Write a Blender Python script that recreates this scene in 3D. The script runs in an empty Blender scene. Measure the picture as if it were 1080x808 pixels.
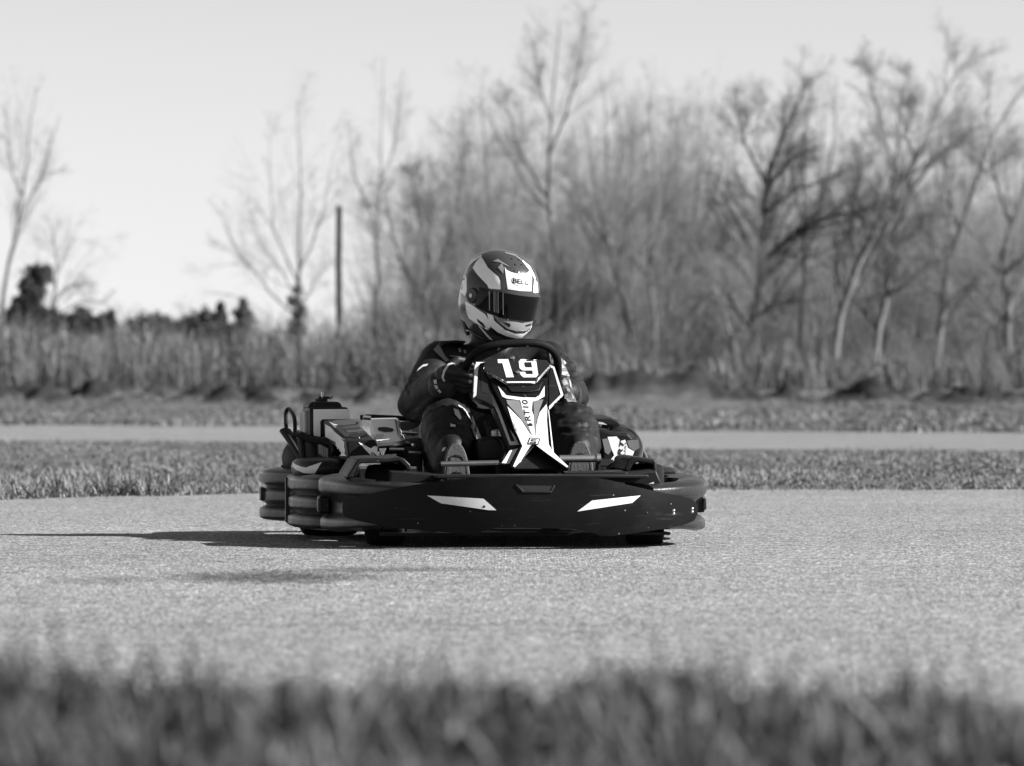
import bpy, bmesh, math, random
import numpy as np
from mathutils import Vector, Matrix, noise
from mathutils.bvhtree import BVHTree
R = math.radians
scene = bpy.context.scene
col = scene.collection
FPX = 6000.0          # 200 mm lens on a 36 mm sensor, 1080 px wide
HCAM = 0.5
HOR = 400.0
def at(px, py, Y):
    """point of the photograph at world depth Y"""
    return Vector(((px-540)*Y/FPX, Y, HCAM-(py-HOR)*Y/FPX))

# ---------------------------------------------------------------- materials
def nt(m):
    m.use_nodes = True
    return m.node_tree.nodes, m.node_tree.links
def g3(v): return (v, v, v, 1)
def mat(name, val, rough=.5, metal=0., var=0., vscale=20., bump=0., bscale=60., coat=0., spec=.5, attr=None, rvar=0., dust=0., scuff=0.):
    m = bpy.data.materials.new(name)
    N, L = nt(m)
    b = N['Principled BSDF']
    b.inputs['Base Color'].default_value = g3(val)
    b.inputs['Roughness'].default_value = rough
    b.inputs['Metallic'].default_value = metal
    b.inputs['Specular IOR Level'].default_value = spec
    if coat:
        b.inputs['Coat Weight'].default_value = coat
        b.inputs['Coat Roughness'].default_value = .05
    tc = N.new('ShaderNodeTexCoord')
    src = None
    if var or rvar:
        n = N.new('ShaderNodeTexNoise'); n.inputs['Scale'].default_value = vscale
        n.inputs['Detail'].default_value = 5; n.inputs['Roughness'].default_value = .65
        L.new(tc.outputs['Object'], n.inputs['Vector'])
    if var:
        mr = N.new('ShaderNodeMapRange')
        mr.inputs['From Min'].default_value = .25; mr.inputs['From Max'].default_value = .75
        mr.inputs['To Min'].default_value = val*(1-var); mr.inputs['To Max'].default_value = val*(1+var)
        L.new(n.outputs['Fac'], mr.inputs['Value'])
        src = mr.outputs[0]
    if rvar:
        mr2 = N.new('ShaderNodeMapRange')
        mr2.inputs['From Min'].default_value = .3; mr2.inputs['From Max'].default_value = .7
        mr2.inputs['To Min'].default_value = max(.03, rough-rvar); mr2.inputs['To Max'].default_value = min(1, rough+rvar)
        L.new(n.outputs['Fac'], mr2.inputs['Value']); L.new(mr2.outputs[0], b.inputs['Roughness'])
    if dust:   # small pale specks and scuffs
        v = N.new('ShaderNodeTexVoronoi'); v.inputs['Scale'].default_value = 55
        L.new(tc.outputs['Object'], v.inputs['Vector'])
        lt = N.new('ShaderNodeMath'); lt.operation = 'LESS_THAN'; lt.inputs[1].default_value = .12
        L.new(v.outputs['Distance'], lt.inputs[0])
        sx = N.new('ShaderNodeSeparateColor'); L.new(v.outputs['Color'], sx.inputs[0])
        gt = N.new('ShaderNodeMath'); gt.operation = 'GREATER_THAN'; gt.inputs[1].default_value = .9
        L.new(sx.outputs[0], gt.inputs[0])
        mu = N.new('ShaderNodeMath'); mu.operation = 'MULTIPLY'; L.new(lt.outputs[0], mu.inputs[0]); L.new(gt.outputs[0], mu.inputs[1])
        ma = N.new('ShaderNodeMath'); ma.operation = 'MULTIPLY_ADD'; ma.inputs[1].default_value = dust
        L.new(mu.outputs[0], ma.inputs[0])
        if src: L.new(src, ma.inputs[2])
        else: ma.inputs[2].default_value = val
        src = ma.outputs[0]
    if scuff:  # long pale rub marks
        mp = N.new('ShaderNodeMapping'); mp.inputs['Scale'].default_value = (3, 3, 60); mp.inputs['Rotation'].default_value = (0, .12, 0)
        L.new(tc.outputs['Object'], mp.inputs['Vector'])
        n3 = N.new('ShaderNodeTexNoise'); n3.inputs['Scale'].default_value = 2.2; n3.inputs['Detail'].default_value = 6; n3.inputs['Roughness'].default_value = .75
        L.new(mp.outputs[0], n3.inputs['Vector'])
        m3 = N.new('ShaderNodeMapRange'); m3.inputs['From Min'].default_value = .60; m3.inputs['From Max'].default_value = .78
        m3.inputs['To Min'].default_value = 0; m3.inputs['To Max'].default_value = scuff
        L.new(n3.outputs['Fac'], m3.inputs['Value'])
        ad = N.new('ShaderNodeMath'); ad.operation = 'ADD'; L.new(m3.outputs[0], ad.inputs[0])
        if src: L.new(src, ad.inputs[1])
        else: ad.inputs[1].default_value = val
        src = ad.outputs[0]
    if attr:
        a = N.new('ShaderNodeAttribute'); a.attribute_name = attr
        mm = N.new('ShaderNodeMath'); mm.operation = 'MULTIPLY'
        L.new(a.outputs['Fac'], mm.inputs[0])
        if src: L.new(src, mm.inputs[1])
        else: mm.inputs[1].default_value = val
        src = mm.outputs[0]
    if src:
        L.new(src, b.inputs['Base Color'])
    if bump:
        n2 = N.new('ShaderNodeTexNoise'); n2.inputs['Scale'].default_value = bscale; n2.inputs['Detail'].default_value = 4
        L.new(tc.outputs['Object'], n2.inputs['Vector'])
        bp = N.new('ShaderNodeBump'); bp.inputs['Strength'].default_value = bump; bp.inputs['Distance'].default_value = .004
        L.new(n2.outputs['Fac'], bp.inputs['Height']); L.new(bp.outputs[0], b.inputs['Normal'])
    return m

# ---------------------------------------------------------------- objects
OFF = {}
def tag(o, label=None, cat=None, group=None, kind=None):
    if label: o['label'] = label
    if cat: o['category'] = cat
    if group: o['group'] = group
    if kind: o['kind'] = kind
    return o
def empty(name, loc, rz=0., off=(0, 0, 0)):
    o = bpy.data.objects.new(name, None); col.objects.link(o)
    o.location = loc; o.rotation_euler = (0, 0, rz); o.empty_display_size = .1
    OFF[o.name] = Vector(off)
    return o
def link_mesh(name, me, m, parent=None):
    o = bpy.data.objects.new(name, me); col.objects.link(o)
    if m is not None:
        for x in (m if isinstance(m, (list, tuple)) else [m]): me.materials.append(x)
    if parent is not None:
        o.parent = parent
        OFF[o.name] = OFF.get(parent.name, Vector())
    return o
class MB:
    def __init__(s): s.v = []; s.f = []; s.mi = []
    def add(s, vs, fs, mi=0):
        k = len(s.v); s.v += [Vector(v) for v in vs]
        for f in fs: s.f.append([k+i for i in f]); s.mi.append(mi)
        return s
    def hexa(s, p, mi=0):   # 4 bottom (ccw from above), 4 top
        return s.add(p, [(3,2,1,0),(4,5,6,7),(0,1,5,4),(1,2,6,5),(2,3,7,6),(3,0,4,7)], mi)
    def box(s, c, d, rot=None, mi=0):
        c = Vector(c); h = Vector(d)/2
        p = [Vector((a*h.x, b*h.y, e*h.z)) for e in (-1,1) for a,b in ((-1,-1),(1,-1),(1,1),(-1,1))]
        if rot is not None: p = [rot @ q for q in p]
        return s.hexa([c+q for q in p], mi)
    def rings(s, rings, caps=True, closed=False, mi=0):
        n = len(rings[0]); m = len(rings)
        vs = [p for r in rings for p in r]; fs = []
        for i in range(m if closed else m-1):
            a = i*n; b = ((i+1) % m)*n
            for j in range(n):
                fs.append((a+j, a+(j+1) % n, b+(j+1) % n, b+j))
        if caps and not closed:
            fs.append(tuple(range(n))[::-1]); fs.append(tuple(range((m-1)*n, m*n)))
        return s.add(vs, fs, mi)
    def tube(s, path, r, n=12, caps=True, closed=False, flat=1., up=(0,0,1), mi=0):
        path = [Vector(p) for p in path]; m = len(path)
        if not isinstance(r, (list, tuple)): r = [r]*m
        rr = []; pu = None
        for i in range(m):
            if closed: t = path[(i+1) % m]-path[i-1]
            else: t = path[min(i+1, m-1)]-path[max(i-1, 0)]
            t = t.normalized()
            u = Vector(up) if pu is None else pu
            u = u-t*u.dot(t)
            if u.length < 1e-4: u = Vector((1,0,0))-t*t.x
            u.normalize(); pu = u; w = t.cross(u)
            rr.append([path[i]+(w*math.cos(k*2*math.pi/n)+u*flat*math.sin(k*2*math.pi/n))*r[i] for k in range(n)])
        return s.rings(rr, caps, closed, mi)
    def capsule(s, a, b, ra, rb, n=14, sx=1., side=None):
        a = Vector(a); b = Vector(b); d = (b-a); L_ = max(d.length, 1e-5); d = d/L_
        path = []; rad = []
        for t in (80,60,40,20,0):
            path.append(a-d*ra*math.sin(R(t))); rad.append(ra*math.cos(R(t)))
        for t in (0,20,40,60,80):
            path.append(b+d*rb*math.sin(R(t))); rad.append(rb*math.cos(R(t)))
        return s.tube(path, rad, n, up=(side or (0,0,1)), flat=sx)
    def ellipsoid(s, c, rad, rot=None, nu=20, nv=12):
        c = Vector(c); rr = []
        for i in range(nv+1):
            ph = -math.pi/2+math.pi*(i/nv)*.98+.01*math.pi
            ring = []
            for j in range(nu):
                th = 2*math.pi*j/nu
                p = Vector((rad[0]*math.cos(ph)*math.cos(th), rad[1]*math.cos(ph)*math.sin(th), rad[2]*math.sin(ph)))
                if rot is not None: p = rot @ p
                ring.append(c+p)
            rr.append(ring)
        return s.rings(rr)
    def rev(s, prof, org, axis, n=32, closed=False, mi=0):
        """prof: (radius, offset along axis)"""
        org = Vector(org); ax = Vector(axis).normalized()
        u = ax.orthogonal().normalized(); w = ax.cross(u)
        rr = [[org+ax*o+(u*math.cos(2*math.pi*k/n)+w*math.sin(2*math.pi*k/n))*max(r, 1e-4) for k in range(n)] for r, o in prof]
        return s.rings(rr, caps=not closed, closed=closed, mi=mi)
    def prism(s, front, back, mi=0):
        n = len(front)
        fs = [tuple(range(n)), tuple(range(2*n-1, n-1, -1))]
        fs += [(i, n+i, n+(i+1) % n, (i+1) % n) for i in range(n)]
        return s.add(list(front)+list(back), fs, mi)
    def bvh(s): return BVHTree.FromPolygons([tuple(v) for v in s.v], s.f)
    def mesh(s, name, shift=Vector()):
        me = bpy.data.meshes.new(name)
        me.from_pydata([tuple(v-shift) for v in s.v], [], s.f)
        me.polygons.foreach_set('material_index', s.mi)
        bm = bmesh.new(); bm.from_mesh(me)
        bmesh.ops.recalc_face_normals(bm, faces=bm.faces)
        bm.to_mesh(me); bm.free()
        return me
    def build(s, name, m, parent=None, smooth=35, bevel=0., seg=2, sub=0, remesh=0., sm_it=0, post=None, shift=None):
        sh = shift if shift is not None else (OFF.get(parent.name, Vector()) if parent else Vector())
        me = s.mesh(name, sh)
        if remesh:
            tmp = bpy.data.objects.new('tmp', me); col.objects.link(tmp)
            md = tmp.modifiers.new('r', 'REMESH'); md.mode = 'VOXEL'; md.voxel_size = remesh
            if sm_it:
                ms = tmp.modifiers.new('s', 'SMOOTH'); ms.factor = .5; ms.iterations = sm_it
            dg = bpy.context.evaluated_depsgraph_get(); dg.update()
            me2 = bpy.data.meshes.new_from_object(tmp.evaluated_get(dg))
            bpy.data.objects.remove(tmp); me = me2; me.name = name; me.materials.clear()
        if post: post(me)
        o = link_mesh(name, me, m, parent)
        if bevel:
            b = o.modifiers.new('bevel', 'BEVEL'); b.width = bevel; b.segments = seg; b.limit_method = 'ANGLE'; b.angle_limit = R(30)
            b.harden_normals = False
        if sub:
            su = o.modifiers.new('sub', 'SUBSURF'); su.levels = sub; su.render_levels = sub
        for p in me.polygons: p.use_smooth = True
        if smooth < 180 and not bevel:
            me.set_sharp_from_angle(angle=R(smooth))
        elif bevel:
            me.set_sharp_from_angle(angle=R(60))
        return o

def arr_mesh(name, V, F4=None, F3=None, tone=None):
    """fast mesh from numpy arrays"""
    me = bpy.data.meshes.new(name)
    V = np.asarray(V, np.float32)
    me.vertices.add(len(V)); me.vertices.foreach_set('co', V.ravel())
    loops = []; starts = []; k = 0
    if F4 is not None and len(F4):
        loops.append(np.asarray(F4, np.int32).ravel()); starts.append(k+4*np.arange(len(F4))); k += 4*len(F4)
    if F3 is not None and len(F3):
        loops.append(np.asarray(F3, np.int32).ravel()); starts.append(k+3*np.arange(len(F3))); k += 3*len(F3)
    lo = np.concatenate(loops); st = np.concatenate(starts)
    me.loops.add(len(lo)); me.loops.foreach_set('vertex_index', lo)
    me.polygons.add(len(st)); me.polygons.foreach_set('loop_start', st.astype(np.int32))
    if tone is not None:
        a = me.attributes.new('tone', 'FLOAT', 'POINT'); a.data.foreach_set('value', np.asarray(tone, np.float32))
    me.update(calc_edges=True); me.validate()
    return me

def text_tris(s, offset=0., shear=0.):
    cu = bpy.data.curves.new('t', 'FONT'); cu.body = s; cu.offset = offset; cu.shear = shear; cu.resolution_u = 3
    cu.fill_mode = 'FRONT'
    o = bpy.data.objects.new('t', cu); col.objects.link(o)
    dg = bpy.context.evaluated_depsgraph_get(); dg.update()
    me = bpy.data.meshes.new_from_object(o.evaluated_get(dg))
    v = [(p.co.x, p.co.y) for p in me.vertices]; f = [list(p.vertices) for p in me.polygons]
    bpy.data.objects.remove(o); bpy.data.meshes.remove(me)
    x0 = min(p[0] for p in v); x1 = max(p[0] for p in v); y0 = min(p[1] for p in v); y1 = max(p[1] for p in v)
    return [((x-x0)/(x1-x0), (y-y0)/(y1-y0)) for x, y in v], f
SKY_STRENGTH = .050
SUN_STRENGTH = 5.0
EXPOSURE = 1.3
DENOISE = True
# ================================================================ setting
rng = np.random.default_rng(7)
random.seed(7)
# ---- world
w = bpy.data.worlds.new('World'); scene.world = w; w.use_nodes = True
N, L = w.node_tree.nodes, w.node_tree.links
SUN_EL, SUN_AZ = R(29.5), R(100)      # azimuth clockwise from +Y: sun to the right, a touch in front of the kart
sky = N.new('ShaderNodeTexSky'); sky.sky_type = 'NISHITA'; sky.sun_disc = False
sky.sun_elevation = SUN_EL; sky.sun_rotation = SUN_AZ
sky.air_density = 1.0; sky.dust_density = .02; sky.ozone_density = 1.0; sky.altitude = 0
bw = N.new('ShaderNodeRGBToBW')
L.new(sky.outputs[0], bw.inputs[0]); L.new(bw.outputs[0], N['Background'].inputs['Color'])
N['Background'].inputs['Strength'].default_value = SKY_STRENGTH
sl = bpy.data.lights.new('sun', 'SUN'); sl.energy = SUN_STRENGTH; sl.angle = R(.53); sl.color = (1, 1, 1)
so = bpy.data.objects.new('sun', sl); col.objects.link(so)
sd = Vector((math.sin(SUN_AZ)*math.cos(SUN_EL), math.cos(SUN_AZ)*math.cos(SUN_EL), math.sin(SUN_EL)))
so.rotation_euler = sd.to_track_quat('Z', 'Y').to_euler(); so.location = (30, 10, 30)

# ---- camera
cam = bpy.data.cameras.new('camera'); cam.lens = 200; cam.sensor_width = 36
co = bpy.data.objects.new('camera', cam); col.objects.link(co)
co.location = (0, 0, HCAM)
co.rotation_euler = (R(90)-math.atan((404-HOR)/FPX), 0, 0)
cam.clip_start = .5; cam.clip_end = 8000
cam.dof.use_dof = True; cam.dof.focus_distance = 17.25; cam.dof.aperture_fstop = 7.5; cam.dof.aperture_blades = 9
scene.camera = co
scene.view_settings.view_transform = 'Standard'; scene.view_settings.look = 'None'
scene.view_settings.exposure = EXPOSURE; scene.view_settings.gamma = 1
scene.cycles.use_denoising = DENOISE
scene.cycles.max_bounces = 6; scene.cycles.diffuse_bounces = 3; scene.cycles.glossy_bounces = 3
scene.cycles.use_adaptive_sampling = False
scene.render.film_transparent = False

# ---- ground sheets
def sheet_poly(name, pts, z, m, kind='structure'):
    me = bpy.data.meshes.new(name)
    me.from_pydata([(x, y, z) for x, y in pts], [], [list(range(len(pts)))])
    o = link_mesh(name, me, m); tag(o, kind=kind); return o

def ground_mat():
    m = bpy.data.materials.new('earth and short turf'); N, L = nt(m); b = N['Principled BSDF']
    tc = N.new('ShaderNodeTexCoord')
    def ns(sc, det=6, st=None):
        n = N.new('ShaderNodeTexNoise'); n.inputs['Scale'].default_value = sc; n.inputs['Detail'].default_value = det; n.inputs['Roughness'].default_value = .7
        if st:
            mp = N.new('ShaderNodeMapping'); mp.inputs['Scale'].default_value = st
            L.new(tc.outputs['Object'], mp.inputs['Vector']); L.new(mp.outputs[0], n.inputs['Vector'])
        else: L.new(tc.outputs['Object'], n.inputs['Vector'])
        return n
    a = ns(.35); c = ns(6)
    r1 = N.new('ShaderNodeMapRange'); r1.inputs['From Min'].default_value = .3; r1.inputs['From Max'].default_value = .7
    r1.inputs['To Min'].default_value = .06; r1.inputs['To Max'].default_value = .13
    L.new(a.outputs['Fac'], r1.inputs['Value'])
    r2 = N.new('ShaderNodeMapRange'); r2.inputs['From Min'].default_value = .3; r2.inputs['From Max'].default_value = .7
    r2.inputs['To Min'].default_value = .55; r2.inputs['To Max'].default_value = 1.5
    L.new(c.outputs['Fac'], r2.inputs['Value'])
    mu = N.new('ShaderNodeMath'); mu.operation = 'MULTIPLY'; L.new(r1.outputs[0], mu.inputs[0]); L.new(r2.outputs[0], mu.inputs[1])
    L.new(mu.outputs[0], b.inputs['Base Color']); b.inputs['Roughness'].default_value = .95; b.inputs['Specular IOR Level'].default_value = .1
    bp = N.new('ShaderNodeBump'); bp.inputs['Strength'].default_value = .6; bp.inputs['Distance'].default_value = .05
    L.new(c.outputs['Fac'], bp.inputs['Height']); L.new(bp.outputs[0], b.inputs['Normal'])
    return m
M_ground = ground_mat()
sheet_poly('ground', [(-4000, -400), (4000, -400), (4000, 7000), (-4000, 7000)], 0, M_ground)

def asphalt(name, lo, hi, stain=True):
    m = bpy.data.materials.new(name); N, L = nt(m); b = N['Principled BSDF']
    tc = N.new('ShaderNodeTexCoord'); V = tc.outputs['Object']
    def math_(op, a, c=None, v=None):
        n = N.new('ShaderNodeMath'); n.operation = op
        L.new(a, n.inputs[0])
        if c is not None: L.new(c, n.inputs[1])
        if v is not None: n.inputs[1].default_value = v
        return n.outputs[0]
    def rng_(x, a, b_, c, d):
        n = N.new('ShaderNodeMapRange'); L.new(x, n.inputs['Value'])
        for k, q in zip(('From Min', 'From Max', 'To Min', 'To Max'), (a, b_, c, d)): n.inputs[k].default_value = q
        return n.outputs[0]
    def noise_(sc, stretch=None, det=4, rough=.6, dist=0.):
        n = N.new('ShaderNodeTexNoise'); n.inputs['Scale'].default_value = sc; n.inputs['Detail'].default_value = det; n.inputs['Roughness'].default_value = rough
        n.inputs['Distortion'].default_value = dist
        if stretch:
            mp = N.new('ShaderNodeMapping'); mp.inputs['Scale'].default_value = stretch[0]; mp.inputs['Rotation'].default_value = (0, 0, stretch[1])
            L.new(V, mp.inputs['Vector']); L.new(mp.outputs[0], n.inputs['Vector'])
        else: L.new(V, n.inputs['Vector'])
        return n.outputs['Fac']
    # stones: cells of random tone
    vo = N.new('ShaderNodeTexVoronoi'); vo.inputs['Scale'].default_value = 125
    L.new(V, vo.inputs['Vector'])
    sc = N.new('ShaderNodeSeparateColor'); L.new(vo.outputs['Color'], sc.inputs[0])
    cell = rng_(sc.outputs[0], 0, 1, lo, hi)
    pw = math_('POWER', sc.outputs[1], v=1.6)
    cell2 = rng_(pw, 0, 1, .40, 1.95)
    x = math_('MULTIPLY', cell, cell2)
    gap = rng_(vo.outputs['Distance'], .35, .75, 1., .35)
    x = math_('MULTIPLY', x, gap)
    med = rng_(noise_(9), .3, .7, .82, 1.18); x = math_('MULTIPLY', x, med)
    big = rng_(noise_(.5, det=5), .3, .7, .88, 1.12); x = math_('MULTIPLY', x, big)
    # faint rubber streaks along the driving line
    st = rng_(noise_(1.0, ((.10, 4.5, 1), R(4)), det=3, dist=.4), .62, .74, 1., .72); x = math_('MULTIPLY', x, st)
    if stain:
        for y0, sl_, wd, xa, xb, amt in ((16.62, .010, .05, .1, .7, .72), (18.2, .16, .16, .5, 1.3, .78), (18.9, .14, .10, .9, 1.6, .82), (15.6, -.02, .06, .9, 1.5, .84), (13.2, -.05, .05, -1.2, -.6, .86), (20.9, .25, .22, .2, 1.0, .86)):
            sp0 = N.new('ShaderNodeSeparateXYZ'); L.new(V, sp0.inputs[0])
            wob = rng_(noise_(3, det=4), 0, 1, -.10, .10)
            d = math_('ADD', math_('SUBTRACT', sp0.outputs[1], math_('MULTIPLY', sp0.outputs[0], v=sl_)), v=-y0)
            d = math_('ABSOLUTE', math_('ADD', d, wob))
            ln_ = rng_(d, 0, wd, 1, 0); en = rng_(sp0.outputs[0], xa, xb, 0, 1)
            brk = rng_(noise_(7, det=5), .35, .6, .25, 1.)
            k = math_('MULTIPLY', math_('MULTIPLY', ln_, en), brk)
            x = math_('MULTIPLY', x, rng_(k, 0, 1, 1, amt))
        sp = N.new('ShaderNodeSeparateXYZ'); L.new(V, sp.inputs[0])
        for cx, cy, rx, ry, amt in ((-.60, 14.15, .27, .50, .22), (-1.0, 13.9, .14, .3, .6), (-.33, 14.7, .30, .22, .5)):
            dx = math_('DIVIDE', math_('ADD', sp.outputs[0], v=-cx), v=rx); dy = math_('DIVIDE', math_('ADD', sp.outputs[1], v=-cy), v=ry)
            d2 = math_('ADD', math_('MULTIPLY', dx, dx), math_('MULTIPLY', dy, dy))
            nn = rng_(noise_(26, det=6, rough=.8), .3, .7, -1.3, 1.3)
            msk = rng_(math_('ADD', d2, nn), 0., 1.3, amt, 1.)
            x = math_('MULTIPLY', x, msk)
    L.new(x, b.inputs['Base Color'])
    b.inputs['Roughness'].default_value = .8; b.inputs['Specular IOR Level'].default_value = .25
    bp = N.new('ShaderNodeBump'); bp.inputs['Strength'].default_value = .55; bp.inputs['Distance'].default_value = .006
    h = rng_(vo.outputs['Distance'], 0, .7, 1, 0)
    h = math_('ADD', h, sc.outputs[2])
    L.new(h, bp.inputs['Height']); L.new(bp.outputs[0], b.inputs['Normal'])
    return m
M_asph = asphalt('worn pale asphalt', .13, .50)
M_asph2 = asphalt('far track asphalt', .15, .38, stain=False)
NEAR_FAR = [(-14, 15.5), (-7, 19.6), (-4, 22.0), (-2.12, 23.6), (-1.5, 24.3), (-1.1, 24.8), (-.3, 25.1), (.89, 25.35), (2.3, 25.4), (5, 25.2), (10, 24.0), (20, 20)]
NEAR_NEAR = [(-14, 6.9), (-4, 6.0), (-1, 5.75), (1, 5.5), (4, 5.1), (20, 3.4)]
sheet_poly('race_track', NEAR_NEAR+NEAR_FAR[::-1], .008, M_asph)
FAR_NEAR = [(-40, 66.0), (-4.1, 45.5), (-2, 44.8), (-.6, 42.8), (1.0, 40.5), (3.5, 39.2), (12, 36), (40, 28)]
FAR_FAR = [(-40, 88), (-5.5, 61.2), (-2.4, 60), (1.36, 54.5), (4.7, 52.6), (14, 49), (40, 40)]
sheet_poly('far_track', FAR_NEAR+FAR_FAR[::-1], .004, M_asph2)
def edge(pts, x):
    return np.interp(x, [p[0] for p in pts], [p[1] for p in pts])

# ---- earth bank in front of the reeds (terrain with real lumps)
def bank():
    nx, ny = 420, 90
    xs = np.linspace(-16, 16, nx); ys = np.linspace(68, 106, ny)
    V = np.zeros((nx, ny, 3), np.float32); T = np.ones((nx, ny), np.float32)
    for i, x in enumerate(xs):
        for j, y in enumerate(ys):
            rise = min(1, max(0, (y-72)/22.0)); fall = 1
            z = .02+.30*rise*rise*(3-2*rise)
            lump = noise.fractal(Vector((x*2.0, y*.30, 3.1)), .8, 2.1, 5)
            ridge = max(0, 1-abs((y-86-.8*math.sin(x*.7))/5.0))
            k = .36 if x < -1.5 else (.34 if x > 2.6 else .12)
            z += max(0, lump+.15)*k*ridge
            z += .05*ridge*noise.fractal(Vector((x*7, y*1.5, 8.)), .8, 2.1, 4)
            # the large mound right of the kart
            dx = (x-2.05)/1.35; dy = (y-85)/2.6
            g = 1/(1+(dx*dx+dy*dy)**2*2.2)*(1-.35*max(0, dx))
            z += .36*g*(1+.4*lump)
            soil = max(0, lump+.15)*ridge*(1.6 if x < -1.5 or x > 2.3 else .5)
            T[i, j] = max(.22, 1.0-1.3*min(1, soil*4)-.72*min(1, g*1.2))
            e = min(1, min(i, nx-1-i)/12, min(j, ny-1-j)/6)
            V[i, j] = (x, y, z*e-.03*(1-e))
    idx = np.arange(nx*ny).reshape(nx, ny)
    F = np.stack([idx[:-1, :-1], idx[1:, :-1], idx[1:, 1:], idx[:-1, 1:]], -1).reshape(-1, 4)
    me = arr_mesh('earth_bank', V.reshape(-1, 3), F, tone=T.ravel())
    for p in me.polygons: p.use_smooth = True
    o = link_mesh('earth_bank', me, mat('rough bank soil', .10, .95, var=.5, vscale=2.2, bump=.8, bscale=9, spec=.1, attr='tone')); tag(o, kind='structure')
    return V, T
BV, BT = bank()
def bank_z(x, y):
    i = int(np.clip((x+16)/32*419, 0, 419)); j = int(np.clip((y-68)/38*89, 0, 89))
    return float(BV[i, j, 2])

def bank_t(x, y):
    if y < 68: return 1.
    return float(BT[int(np.clip((x+16)/32*419, 0, 419)), int(np.clip((y-68)/38*89, 0, 89))])
# ---- blades: tapered bent ribbons, many in one mesh
def blades(name, xy, z0, hgt, wid, lean, m, tone, label, cat, segs=3, bend=.5, curl=None):
    n = len(xy); th = rng.uniform(0, 2*math.pi, n)
    d = np.stack([np.cos(th), np.sin(th)], 1); s = np.stack([-np.sin(th), np.cos(th)], 1)
    V = np.zeros((n, 2*segs+1, 3), np.float32)
    ln = lean*rng.normal(0, 1, n)
    for k in range(segs+1):
        t = k/segs
        off = ln*(t**(1+bend))*hgt
        c = np.stack([xy[:, 0]+d[:, 0]*off, xy[:, 1]+d[:, 1]*off, z0+hgt*(t-.12*np.abs(ln)*t*t)], 1)
        if k == segs: V[:, 2*segs] = c
        else:
            ww = wid*(1-.75*t*t)/2
            V[:, 2*k] = c; V[:, 2*k+1] = c
            V[:, 2*k, :2] += s*ww[:, None]; V[:, 2*k+1, :2] -= s*ww[:, None]
    b = (np.arange(n)*(2*segs+1))[:, None]
    F4 = np.concatenate([b+np.array([[2*k, 2*k+1, 2*k+3, 2*k+2]]) for k in range(segs-1)], 0)
    F3 = b+np.array([[2*segs-2, 2*segs-1, 2*segs]])
    me = arr_mesh(name, V.reshape(-1, 3), F4, F3, np.repeat(tone, 2*segs+1))
    o = link_mesh(name, me, m); tag(o, label, cat, kind='stuff')
    return o
def clump(x, y, s, oct=4):
    return np.array([noise.fractal(Vector((a*s, b*s, 1.7)), 1.0, 2.0, oct) for a, b in zip(x, y)])
M_grass = mat('spring grass', .16, .7, attr='tone', spec=.25)
M_dry = mat('dry grass', .20, .8, attr='tone', spec=.15)
M_reed = mat('dead reed stalks', .155, .85, attr='tone', spec=.1)

# verge between the two tracks
n = 190000
x = rng.uniform(-5.5, 5.5, n); e0 = edge(NEAR_FAR, x)+.35*clump(x, x*0, 1.6, 5)-.05; e1 = edge(FAR_NEAR, x)
u = rng.random(n)**1.5
y = e0-.12+u*(e1-e0+.05)
c = clump(x, y*.4, 1.1)
h = np.clip(.008+.015*rng.random(n)**2+.018*np.clip(c, -.3, 1), .005, .07)
h[rng.random(n) < .02] *= 2.2
keep = rng.random(n) < np.clip(.75+c, .15, 1)
xy = np.stack([x, y], 1)
tone = np.clip(.90+.15*rng.normal(0, 1, n)+.35*c, .3, 1.7)
blades('verge_grass', xy[keep], .0, h[keep], .005+.006*rng.random(keep.sum()), .9, M_grass, tone[keep], 'strip of short mown grass between the near track and the far track', 'grass')
# taller tufts on the near edge, left of the kart
n = 5200
x = np.concatenate([rng.normal(-1.62, .10, 500), rng.normal(-1.9, .14, 500), rng.normal(-1.25, .2, 700), rng.uniform(-4.5, -.5, 3500)]); n = len(x)
y = edge(NEAR_FAR, x)+.35*clump(x, x*0, 1.6, 5)-.12+rng.exponential(.3, n)
h = rng.uniform(.02, .06, n); h[:1000] = rng.uniform(.04, .13, 1000)
tone = np.clip(rng.normal(.85, .4, n), .3, 2.)
blades('edge_tufts', np.stack([x, y], 1), 0., h, .004+.004*rng.random(n), 1.0, M_dry, tone, 'taller ragged grass tufts along the far edge of the track, left of the kart', 'grass')
# grass beyond the far track
n = 60000
x = rng.uniform(-10, 10, n); e0 = edge(FAR_FAR, x)
y = e0-.1+rng.random(n)**1.3*36
z0 = np.array([bank_z(a, b) if b > 68 else 0. for a, b in zip(x, y)])
c = clump(x, y*.3, .7)
h = np.clip(.02+.03*rng.random(n)+.05*c, .01, .2)
keep = (rng.random(n) < np.clip(.7+1.2*c, .05, 1)) & (np.array([bank_t(a, b) for a, b in zip(x, y)]) > rng.uniform(.4, 1.0, n))
tone = np.clip(.58+.25*rng.normal(0, 1, n)+.45*c, .15, 1.5)*np.where(y > 76, .75, 1)
blades('bank_grass', np.stack([x, y], 1)[keep], z0[keep], h[keep], .012+.012*rng.random(keep.sum()), .6, M_dry, tone[keep], 'rough dry grass on the ground in front of the reed belt', 'grass')
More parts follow.
